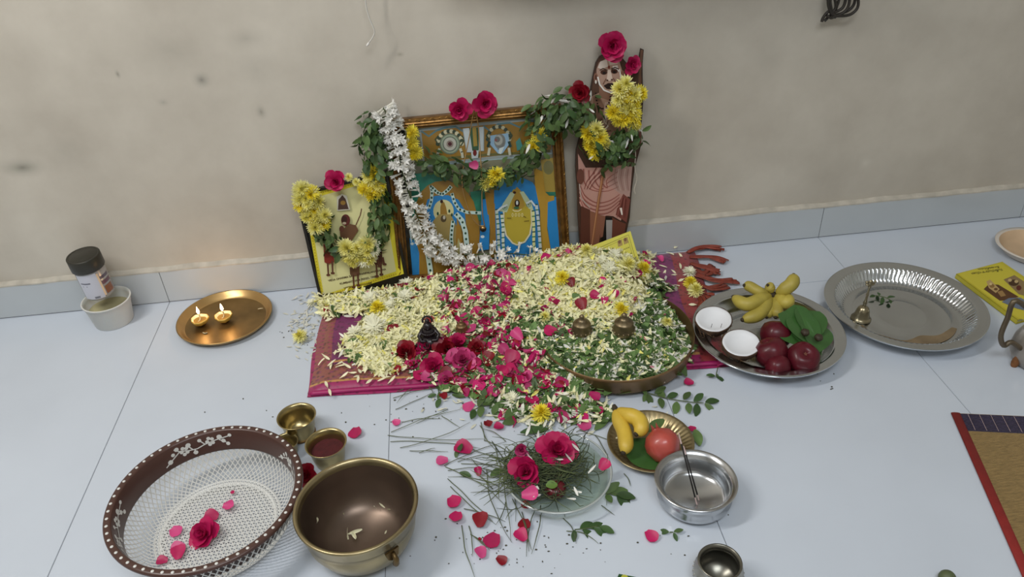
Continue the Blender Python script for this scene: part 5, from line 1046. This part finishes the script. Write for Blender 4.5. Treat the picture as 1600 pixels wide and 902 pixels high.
# ------------------------------------------------------------------ steel trays
def steel_tray(name, lab, c, R, h, flutes=False):
    rf = (lambda r, z, a, j: r+(.0016*math.cos(90*a+z*60) if j in (5, 6, 7) and r > .1 else 0)) if flutes else None
    t = thing(name, lab, 'tray', c); k = R/.186
    MB().lathe([(E5, 0), (.128*k, 0), (.136*k, .003), (.150*k, h*.55), (.160*k, h*.86), (.182*k, h*.93), (.1855*k, h*.88), (R, h*.92), (R, h*.97)], 128).build('underside', M_steel, t, True)
    MB().lathe([(R, h*.97), (.1845*k, h), (.180*k, h*.98), (.166*k, h*.94), (.160*k, h*.92), (.1575*k, h*.85), (.150*k, h*.60), (.143*k, h*.35), (.136*k, .0055), (.130*k, .0035), (.112*k, .003), (.110*k, .004), (.108*k, .003), (.06*k, .003), (.058*k, .0036), (.056*k, .003), (E5, .003)], 720 if flutes else 128, rfun=rf).build('dish', M_steel, t, True); return t
T2 = Vector((1.234, -.398, 0)); T1 = Vector((.878, -.444, .002))
steel_tray('steel_tray', 'empty fluted steel tray with a bell standing in it', T2, .182+.0, .040, True)
steel_tray('steel_tray', 'steel tray with coconut halves, bananas, red apples and betel leaves', T1, .171, .040)
M_stain = mat('brown_liquid', '7c6a50', .12, noise=.3, nscale=20, spec=.6)
m = MB(); pts = []
for i in range(28):
    a = -PI*.93+PI*.72*i/27; pts.append(T2+Vector((.122*math.cos(a), .122*math.sin(a), .0046)))
for i in range(27, -1, -1):
    a = -PI*.93+PI*.72*i/27; pts.append(T2+Vector(((.112+.003*math.sin(i*.7)-.024*math.exp(-((i-17)/6)**2))*math.cos(a), (.112+.003*math.sin(i*.7)-.024*math.exp(-((i-17)/6)**2))*math.sin(a), .0046)))
m.poly(pts); tag(m.build('spilled_liquid', M_stain), 'brown liquid pooled along the front inside of the empty steel tray', 'liquid', kind='stuff')
# bell
bl = P(1345, 498, .004); bl.z = .0045; t = thing('brass_bell', 'small brass hand bell standing in the empty steel tray', 'bell', bl, basis((.02, 0, 1), (0, 1, 0))); M_bell = mat('bell_brass', 'a0967c', .28, .95, noise=.2, nscale=30)
MB().lathe([(.019, .001), (.0205, 0), (.0235, 0), (.0235, .002), (.021, .005), (.0185, .008), (.0180, .011), (.0165, .014), (.0150, .024), (.0125, .031), (.0085, .035), (.0045, .037)], 40).build('cup', M_bell, t, True)
MB().lathe([(.0045, .037), (.0035, .042), (.0050, .045), (.0042, .049), (.0028, .055), (.0026, .066), (.0038, .070), (.0026, .074), (.0024, .088), (.0042, .092), (.003, .096)], 20).build('handle', M_bell, t, True)
m = MB(); m.ball((0, 0, .104), .0065, 10, 6, sc=(1, .6, 1.2)); m.tube([(-.011, 0, .100), (-.006, 0, .098), (0, 0, .097), (.006, 0, .098), (.011, 0, .101)], [.0022, .003, .0034, .003, .0022], 8)
for s in (-1, 1): m.ball((s*.010, 0, .106), .0035, 8, 5)
m.build('ornament', M_bell, t, True)

# coconut halves
M_husk = mat('coconut_shell', '4e3826', .8, noise=.4, nscale=60, bump=.8, bscale=90); M_flesh = mat('coconut_flesh', 'e4e6ea', .45); M_fib = mat('coconut_fibre', '6b5034', .9, rnd=.2)
def coconut(lab, c, nr, R):
    t = thing('coconut_half', lab, 'coconut', c, basis(nr, (0, 1, 0)))
    rf = lambda r, z, a, j: r*(1+.03*math.sin(2*a+1)+.012*math.sin(11*a)) if r > .002 else r
    MB().lathe([(E5, -R*.92)]+[(R*math.sin(x)*1.0, -R*.92*math.cos(x)) for x in [PI/2*i/8 for i in range(1, 8)]]+[(R, 0), (R*.985, .001), (R*.95, .0006)], 48, rfun=rf).build('shell', M_husk, t, True)
    MB().lathe([(R*.95, .0004), (R*.93, .0016), (R*.84, .0012), (R*.72, -R*.05), (R*.58, -R*.12), (R*.40, -R*.20), (R*.2, -R*.24), (E5, -R*.25)], 48, rfun=lambda r, z, a, j: r*(1+.03*math.sin(2*a+1)+(.008*math.sin(7*a) if j < 4 else 0)) if r > .002 else r).build('flesh', M_flesh, t, True)
    m = MB()
    for k in range(90):
        a = random.uniform(0, 2*PI); e = random.uniform(.15, 1.2); q = Vector((R*math.cos(a)*math.cos(e), R*math.sin(a)*math.cos(e), -R*.92*math.sin(e))); d = Vector((-math.sin(a), math.cos(a), random.uniform(-.8, .4)))*random.uniform(-.02, .02)
        m.tube([q, q+d*.5+q.normalized()*.002, q+d+q.normalized()*.004], [.0007, .0005, .0002], 3, cap=False)
    m.build('husk_fibre', M_fib, t, kind='stuff'); return t
coconut('coconut half at the left rim of the steel fruit tray, tilted to the viewer', P(1115, 499, .064), (-.05, -.18, 1), .0425)
coconut('coconut half in the front of the steel fruit tray beside the apples', P(1158, 536, .060), (-.02, -.18, 1), .0425)
for px, py in ((1111, 512), (1126, 512)):
    q = P(px, py, .062); tag(MB().tube([q, q+Vector((.001, -.002, .012))], .0006, 4).build('burnt_stick', mat('charred_stick', '1c1a18', .8)), 'charred stick end stuck in the rear coconut half', 'stick', 'stick ends in the rear coconut half')
# apples
M_apple = mat('dark_red_apple', '5a1622', .35, noise=.3, nscale=30, spec=.3, coat=.08)
def apple(lab, c, nr, R):
    t = thing('apple', lab, 'apple', c, basis(nr, (0, 1, 0)))
    MB().lathe([(E5, -R*.74), (R*.12, -R*.80), (R*.3, -R*.86), (R*.6, -R*.74), (R*.88, -R*.4), (R, .0), (R*.96, R*.35), (R*.76, R*.72), (R*.45, R*.86), (R*.2, R*.80), (R*.07, R*.66), (E5, R*.58)], 40, rfun=lambda r, z, a, j: r*(1+.025*math.cos(5*a))).build('fruit', M_apple, t, True)
    m = MB()
    for k in range(5): a = k*PI*.4; m.tube([(0, 0, R*.6), (R*.07*math.cos(a), R*.07*math.sin(a), R*.70), (R*.12*math.cos(a), R*.12*math.sin(a), R*.74)], [.0014, .0012, .0004], 4)
    m.build('calyx', mat('dry_calyx', '8a5a4a', .8), t); return t
apple('red apple in the middle of the tray behind the others, under the betel leaves', P(1213, 524, .046), (.2, .6, .7), .036)
apple('red apple between the front coconut half and the apple with the calyx', P(1205, 552, .042), (-.3, .4, .8), .037)
apple('red apple turned with its calyx to the viewer', P(1254, 560, .040), (-.1, -.55, 1), .036)
apple('dark red apple lowest in the tray, mostly in shade', P(1215, 572, .034), (.1, -.9, -.2), .028)
# banana bunch
M_ban = mat('ripe_banana', 'b4a448', .5, noise=.2, nscale=25, rnd=.12); M_band = mat('banana_tip', '3a3020', .8); M_bany = mat('yellow_banana', 'd0b040', .45, noise=.15, nscale=25)
def banana(t, pts, R, mt, tipm=M_band):
    path = smooth_path(pts, 16); K = 16; rr = [R*(.32+.68*min(1, (i/K)*3.2)**.8)*(1 if i < K*.72 else max(.3, 1-((i-K*.72)/(K*.28))**2*.72)) for i in range(K+1)]
    o = Vector(t.matrix_basis.translation); b = MB().tube([p-o for p in path], rr, 6, cap=True).build('banana', mt, t, True); md = b.modifiers.new('s', 'SUBSURF'); md.levels = md.render_levels = 1
    e = path[-1]; d = (path[-1]-path[-2]).normalized(); MB().tube([e-o-d*.001, e-o+d*.003], [R*.3, R*.22], 6).build('tip', tipm, b, True); return b
bO = P(1206, 461, .075); t = thing('banana_bunch', 'bunch of short bananas with a dark crown on the steel fruit tray', 'bananas', bO)
mk = lambda *q: [P(a, b, z) for a, b, z in q]
for q, R in ((mk((1203, 462, .074), (1188, 468, .082), (1165, 476, .080), (1146, 464, .078)), .0165), (mk((1200, 460, .080), (1186, 456, .092), (1172, 448, .096), (1163, 446, .100)), .013), (mk((1204, 466, .072), (1196, 478, .070), (1184, 492, .062), (1160, 500, .058)), .0165),
             (mk((1207, 466, .07), (1206, 478, .066), (1200, 490, .058), (1198, 496, .054)), .012), (mk((1210, 466, .07), (1214, 478, .066), (1214, 488, .060), (1212, 496, .055)), .0145), (mk((1213, 462, .074), (1222, 470, .076), (1230, 474, .078), (1234, 462, .082)), .0155), (mk((1213, 458, .082), (1226, 452, .096), (1238, 442, .11), (1240, 430, .118)), .0165), (mk((1206, 458, .082), (1204, 452, .090), (1202, 448, .096), (1200, 446, .1)), .012)):
    banana(t, q, R*1.2, M_ban)
MB().ball((0, 0, 0), .011, 10, 6, sc=(1.3, .9, .8)).build('crown', M_band, t, True)
# betel leaves
M_betel = mat('betel_leaf', '3c6430', .35, noise=.15, nscale=12, bump=.15, bscale=60, rnd=.12)
BLf = []
for k in range(3):
    L, W = .105, .078; v, f = blade(L, W, lambda t: max(.02, (math.sin(PI*min(1, t+.12)**.72))**.85) if t < .97 else .02, 12, 8, .0, -.10-.05*k, fold=.18, wave=.02*k, ph=k); BLf.append(MB().add([(a, b-L*.45, c) for a, b, c in v], f).mesh('betel_leaf', M_betel, True))
for k, (px, py, z, rl, tx, ty, lab) in enumerate([(1266, 532, .058, 1.75, .2, -.2, 'undermost betel leaf of the stack, over the apple'), (1276, 528, .062, 1.2, .3, -.1, 'betel leaf of the stack sticking out at the far right'), (1250, 522, .066, 2.2, -.2, -.2, 'betel leaf of the stack sticking out to the left'), (1262, 520, .070, 1.9, .1, -.3, 'betel leaf under the top leaves, edge folded'), (1268, 508, .074, 1.35, .2, -.2, 'betel leaf second from the top of the stack'), (1252, 506, .079, 2.05, 0, -.25, 'topmost broad betel leaf of the stack')]):
    tag(inst(BLf[k % 3], 'betel_leaf', TM(P(px, py, z), basis((tx, ty, 1), (math.cos(rl+PI), math.sin(rl+PI), -.15)))), lab, 'leaf')
for px, py, lab in ((1258, 520, 'left of the two betel nuts on the betel leaves'), (1279, 528, 'right of the two betel nuts on the betel leaves')):
    o = MB().lathe([(E5, -.008), (.006, -.006), (.0095, 0), (.0085, .005), (.004, .008), (E5, .0075)], 20, rfun=lambda r, z, a, j: r*(1+.06*math.sin(5*a))).build('betel_nut', mat('betel_nut', '3a3020', .6, noise=.4, nscale=80, bump=.4), None, True); o.location = P(px, py, .088 if px < 1270 else .080); tag(o, lab, 'nut')

# brass fruit plate
FP = Vector((.527, -.730, 0))
t = vessel('brass_fruit_plate', 'small fluted brass plate with bananas and a pomegranate', 'plate', FP, [(E5, 0), (.052, 0), (.058, .003), (.078, .018), (.085, .020), (.0865, .0215)], [(.0865, .0215), (.085, .0225), (.080, .0215), (.066, .0125), (.058, .005), (.052, .0025), (E5, .0025)], M_brass, 240, rfun=lambda r, z, a, j: r*(1+.010*math.cos(48*a)) if .057 < r < .084 else r)
v, f = blade(.11, .085, oval, 12, 8, 0, .05, fold=.12); o = MB().add([(a, b-.05, c) for a, b, c in v], f).build('betel_leaf', M_betel, None, True); o.matrix_basis = TM(P(1010, 710, .014), basis((0, 0, 1), (.6, -.8, 0))); tag(o, 'large green leaf lining the brass fruit plate under the pomegranate', 'leaf')
leafthing(1025, 664, .035, .05, .022, 'pointed green leaf tip behind the pomegranate', M_leaf, roll=.6)
bO = P(962, 641, .05); t = thing('banana_pair', 'pair of yellow bananas joined at the stem on the brass plate', 'bananas', bO)
banana(t, mk((962, 642, .052), (966, 655, .05), (975, 675, .046), (978, 695, .044), (974, 708, .040)), .0185, M_bany); banana(t, mk((965, 641, .055), (980, 648, .062), (997, 655, .064), (1002, 669, .060), (994, 679, .056)), .0195, M_bany)
MB().tube([(0, -.004, 0), (-.001, .004, .003), (-.002, .010, .005)], [.007, .006, .004], 8).build('crown', M_band, t, True)
po = P(1036, 697, .042); t = thing('pomegranate', 'red pomegranate on the brass plate', 'pomegranate', po, basis((-.25, .55, .6), (0, 1, 0))); R = .034
M_pom = mat('pomegranate_skin', 'b04a40', .35, noise=.25, nscale=20, bump=.15, coat=.2)
MB().lathe([(E5, -R*.94), (R*.35, -R*.90), (R*.75, -R*.64), (R, 0), (R*.95, R*.38), (R*.72, R*.76), (R*.4, R*.94), (R*.25, R*1.0), (R*.22, R*1.08)], 36, rfun=lambda r, z, a, j: r*(1+.02*math.cos(6*a))).build('fruit', M_pom, t, True)
m = MB()
for k in range(6): a = k*PI/3; m.add([(R*.24*math.cos(a-.45), R*.24*math.sin(a-.45), R*1.0), (R*.24*math.cos(a+.45), R*.24*math.sin(a+.45), R*1.0), (R*.32*math.cos(a), R*.32*math.sin(a), R*1.35)], [(0, 1, 2), (2, 1, 0)])
m.build('crown', M_pom, t)
loose(CREAMP[0], 'cream_petal', P(962, 685, .024), 'cream petal at the left rim of the brass fruit plate', 'petal')

# aluminium vessel with incense
UR = Vector((.573, -.872, 0)); t = vessel('aluminium_vessel', 'polished aluminium cooking vessel holding two incense sticks', 'vessel', UR, [(E5, 0), (.050, 0), (.058, .003), (.067, .012), (.069, .020), (.066, .028), (.0675, .031), (.0655, .034), (.0665, .038), (.066, .044), (.070, .050), (.0745, .0525), (.0752, .0545)],
       [(.0752, .0545), (.0740, .0560), (.0705, .0550), (.0655, .0515), (.0635, .049), (.0625, .046), (.0610, .044), (.0600, .040), (.0605, .036), (.0625, .026), (.060, .014), (.052, .006), (E5, .005)], M_steelb, 96)
M_inc = mat('black_incense', '1d1a1a', .8); M_ash = mat('ash_grey_tip', 'c0a8a4', .8)
for (a, b, c_), lab in ((((1089, 789, .007), (1060, 676, .105), .12), 'left incense stick, the longer one, leaning out of the aluminium vessel'), (((1092, 782, .007), (1068, 697, .088), .1), 'right incense stick, the shorter one, leaning out of the aluminium vessel')):
    A, B = P(*a), P(*b); t = thing('incense_stick', lab, 'incense stick', A); d = B-A
    MB().tube([d*0, d*.1], .0011, 6).build('bare_end', M_ash, t); MB().tube([d*.1, d*.84], .0016, 6).build('incense', M_inc, t, True); MB().tube([d*.84, d], [.0016, .001], 6).build('ash_tip', M_ash, t)
# engraved silver pot
t = vessel('silver_pot', 'small engraved silver pot cut by the bottom edge of the view', 'pot', P(1125, 878, .062)-Vector((0, 0, .062)), [(E5, 0), (.022, 0), (.026, .004), (.036, .016), (.0415, .030), (.040, .042), (.033, .051), (.0315, .055), (.0345, .060), (.036, .062)], [(.036, .062), (.035, .0635), (.0325, .0625), (.029, .055), (.0305, .050), (.037, .041), (.038, .030), (.03, .012), (E5, .008)], M_silver, 64, inmat=mat('dark_silver', '77756c', .3, .9))
m = MB()
for k in range(30): a = 2*PI*k/30; m.ball((.0405*math.cos(a), .0405*math.sin(a), .036), .0019, 6, 4); m.ball((.0405*math.cos(a+.1), .0405*math.sin(a+.1), .027), .0013, 6, 4)
m.build('engraving', M_silver, t, True)
# green packet at the bottom edge
q = [P(967, 897, .006), P(994, 902, .006), P(990, 935, .006), P(955, 928, .006)]; t = thing('green_packet', 'corner of a dark green packet at the bottom edge of the view', 'packet', q[0]-Vector((0, 0, .006)))
MB().slab([p-q[0]+Vector((0, 0, .006)) for p in q], Vector((0, 0, -.005))).build('sleeve', mat('green_card', '1f4a22', .4), t); c = P(976, 903, .006)-q[0]+Vector((0, 0, .0062)); MB().lathe([(E5, 0), (.006, 0)], 16, cen=c).build('yellow_print', mat('yellow_ink', 'b0b040', .5), t)
o = MB().ball((0, 0, .012), .014, 16, 8).build('green_fruit', mat('dull_green_skin', '55603f', .5, noise=.2), None, True); o.location = P(1477, 911, .0)+Vector((0, 0, .0)); tag(o, 'dull green round fruit just peeping in at the bottom edge right', 'fruit')

# paper plate, book, jug, straw mat on the right
vessel('paper_plate', 'beige paper plate at the right edge beside the baseboard', 'plate', (1.708, -.196, 0), [(E5, 0), (.062, 0), (.072, .006), (.082, .024), (.093, .027), (.093, .028), (.083, .0265)], [(.083, .0265), (.080, .0245), (.072, .008), (.062, .002), (E5, .002)], mat('cream_paper', 'd2cac0', .7), 72, inmat=mat('beige_paper', 'c9ae8e', .7, noise=.12, nscale=15))
PF = Plane((0, 0, .014), (0, 0, 1))
B = [P(1494, 428, .014), P(1566, 409, .014)]; B.append(B[1]+(P(1590, 500, .014)-B[0])); B.append(P(1590, 500, .014)); O = B[0].copy(); O.z = 0
bk_ = thing('yellow_book', 'yellow book with two printed pictures, lying at the right', 'book', O); L = [p-O for p in B]
M_yb = mat('yellow_cover', 'c0b428', .35, coat=.2)
MB().slab(L, Vector((0, 0, -.0012))).build('front_cover', M_yb, bk_); MB().slab([p-Vector((0, 0, .0115)) for p in L], Vector((0, 0, -.0015))).build('back_cover', M_yb, bk_)
cI = sum(L, Vector())/4; MB().slab([cI+(p-cI)*.97-Vector((0, 0, .0012)) for p in L], Vector((0, 0, -.0103))).build('pages', mat('book_pages', 'c9c68c', .8, noise=.2, nscale=20, stretch=(1, 1, 60)), bk_)
m = MB(); e1, e2 = L[0], L[3]; m.slab([e1, e2, e2-Vector((0, 0, .013)), e1-Vector((0, 0, .013))], (e2-e1).cross(Vector((0, 0, 1))).normalized()*-.001); m.build('spine', M_yb, bk_)
pr = Print(PF, O, .0003)
pr.poly('c8bc40', [(1497, 428), (1563, 411), (1600, 436), (1600, 500), (1590, 497)])
pr.poly('5a3c24', [(1537, 452), (1545, 444), (1560, 445), (1592, 464), (1571, 470), (1562, 470)]); pr.poly('b89c68', [(1541, 440), (1547, 437), (1556, 446), (1562, 452), (1556, 458), (1545, 450)]); pr.ell('8a6a3c', 1550, 447, 4, 3); pr.ell('d0b888', 1548, 444, 2, 2); pr.ell('6a4a2c', 1556, 452, 3, 2); pr.poly('9a7a4c', [(1558, 456), (1566, 454), (1572, 462), (1564, 464)])
pr.poly('8a7450', [(1568, 437), (1585, 430), (1600, 440), (1600, 462), (1592, 460)]); pr.ell('4a3420', 1584, 442, 8, 5); pr.ell('c0a878', 1578, 438, 3, 2.4); pr.ell('c0a878', 1588, 440, 3, 2.4); pr.ell('5e2c20', 1592, 450, 4, 4)
pr.poly('6a7484', [(1565, 472), (1576, 466), (1594, 465), (1600, 468), (1600, 485), (1588, 482)])
pr.build('cover_print', bk_, M_printm)
M_bi = mat('dark_olive_ink', '6a6420', .6)
A_, B_ = (1541, 424), (1505, 433)
text('సత్యనారాయణ', PF, 1542, 424.5, 1505, 429.5, .013, M_bi, bk_, off=.0006); text('వ్రతకల్పము', PF, 1545, 419, 1508, 424, .011, M_bi, bk_, off=.0006)
# jug
jc = P(1622, 566, 0); t = thing('brass_jug', 'worn brass jug with a loop handle, cut by the right edge', 'jug', jc); M_jug = mat('worn_jug_metal', 'b4aca4', .35, .6, noise=.35, nscale=14, rvar=.1)
MB().lathe([(E5, 0), (.045, 0), (.055, .006), (.064, .028), (.061, .055), (.048, .085), (.038, .105), (.037, .118), (.044, .128), (.045, .131), (.042, .131), (.034, .118), (.035, .106), (E5, .095)], 48).build('body', M_jug, t, True)
hq = lambda a, b: P(a, b, y=jc.y-.004)-jc
hp = smooth_path([Vector((-.034, -.004, .116)), hq(1588, 470), hq(1574, 498), hq(1564, 524), hq(1568, 540), hq(1580, 535), Vector((-.060, -.004, .050))], 30); MB().tube(hp, .0055, 10).build('handle', mat('jug_handle', '6e6250', .45, .6, noise=.2), t, True)
m = MB(); q = P(1587, 566, .012)-jc; m.ball(q, .012, 10, 6, sc=(.8, .6, 1.5)); m.build('rust_patch', mat('orange_rust', '8a5a34', .9, noise=.4, nscale=60), t, True)
# straw mat
c0 = P(1487, 645, .004); c1 = P(1625, 960, .004); d1 = (c1-c0).normalized(); t = thing('straw_mat', 'straw mat with a red side border and a purple end band', 'mat', (c0.x, c0.y, 0)); O = Vector((c0.x, c0.y, 0))
d2 = (P(1600, 650, .004)-c0).normalized(); Lm, Wm = .75, .62
def mq(u0, u1, v0, v1, z): return [c0+d2*u0+d1*v0-O+Vector((0, 0, z)), c0+d2*u1+d1*v0-O+Vector((0, 0, z)), c0+d2*u1+d1*v1-O+Vector((0, 0, z)), c0+d2*u0+d1*v1-O+Vector((0, 0, z))]
M_straw = mat('woven_straw', '8c7448', .65, noise=.3, nscale=40, stretch=(1, 14, 1), bump=.6, bscale=30); M_strawp = mat('purple_straw', '2c2440', .6, noise=.4, nscale=40, stretch=(2, 14, 1), bump=.6, bscale=30); M_redb = mat('red_cloth_border', '8c2420', .7, noise=.12, nscale=60, bump=.3, bscale=200)
MB().slab(mq(.001, Wm, .001, Lm, 0), Vector((0, 0, -.0035))).build('weave', M_straw, t)
m = MB()
for k in range(190):     # rows of reeds
    v = .054+k*.0036
    if v > Lm-.004: break
    m.tube([c0+d2*(.016+.0*k)+d1*v-O+Vector((0, 0, -.0003)), c0+d2*(Wm-.004)+d1*v-O+Vector((0, 0, -.0003))], .0015, 5)
rr_ = m.build('reeds', M_straw, t, True, 'stuff')
m = MB()
for k in range(14): v = .004+k*.0036; m.tube([c0+d2*.016+d1*v-O+Vector((0, 0, -.0002)), c0+d2*(Wm-.004)+d1*v-O+Vector((0, 0, -.0002))], .0016, 5)
m.build('purple_band', M_strawp, t, True)
for k in range(11): u = .03+k*.022; q = c0+d2*u-O+Vector((0, 0, .0014)); MB().tube([q+d1*.004, q+d1*.05], .0004, 4).build('binding_thread', M_ash, t)
m = MB(); m.tube([c0-O+d2*.008+Vector((0, 0, -.0010)), c0-O+d2*.008+d1*Lm+Vector((0, 0, -.0010))], .0095, 10, flat=.28); m.build('side_border', M_redb, t, True)

# cable and cable coil hanging against the wall
wp = [P(570, -60, y=-.03), P(571, 0, y=-.03), P(576, 25, y=-.03), P(584, 45, y=-.032), P(584, 55, y=-.032), P(575, 69, y=-.03)]; O = wp[0]
t = thing('white_cable', 'thin white cable hanging down the wall above the left frame', 'cable', O); M_cab = mat('white_cable', 'c8c4bc', .5)
MB().tube([p-O for p in smooth_path(wp, 30)], .0016, 6).build('wire', M_cab, t, True); d = (wp[-1]-wp[-2]).normalized(); MB().tube([wp[-1]-O-d*.004, wp[-1]-O+d*.004, wp[-1]-O+d*.006], [.0024, .0026, .0016], 8).build('plug', mat('white_plug', 'dcd9d2', .4), t, True)
O = P(1310, 5, y=-.03); t = thing('cable_coil', 'bundle of black cable tied up at the top right of the wall', 'cable', O); M_bc = mat('black_cable', '2c2620', .5)
MB().tube([Vector((0, .012, .06)), Vector((0, .03, .06))], .004, 8).build('hook', M_bc, t)
for k, q in enumerate([[(1305, -60), (1297, -20), (1294, 5), (1300, 22), (1312, 25), (1330, 22), (1341, 8), (1336, -20), (1318, -60)], [(1304, -60), (1302, -20), (1306, 10), (1300, 20), (1318, 10), (1322, -20), (1312, -60)], [(1308, -60), (1312, -10), (1306, 14), (1302, 24), (1326, 16), (1336, 0), (1330, -30), (1316, -60)],
                       [(1306, -60), (1298, -10), (1298, 10), (1304, 24), (1320, 18), (1327, 4), (1326, -20), (1312, -60)], [(1300, 14), (1292, 20), (1286, 28), (1284, 34)], [(1302, 20), (1294, 27), (1288, 33)], [(1304, 26), (1298, 28), (1292, 24)]]):
    m = MB().tube([p-O for p in smooth_path([P(a, b, y=-.03+.004*(k % 3-1)) for a, b in q], 40)], .0034, 6); m.build('cable_loop', M_bc, t, True)
MB().tube([P(1296, 17, y=-.03)-O, P(1306, 27, y=-.03)-O], .004, 8).build('tie', M_bc, t, True)
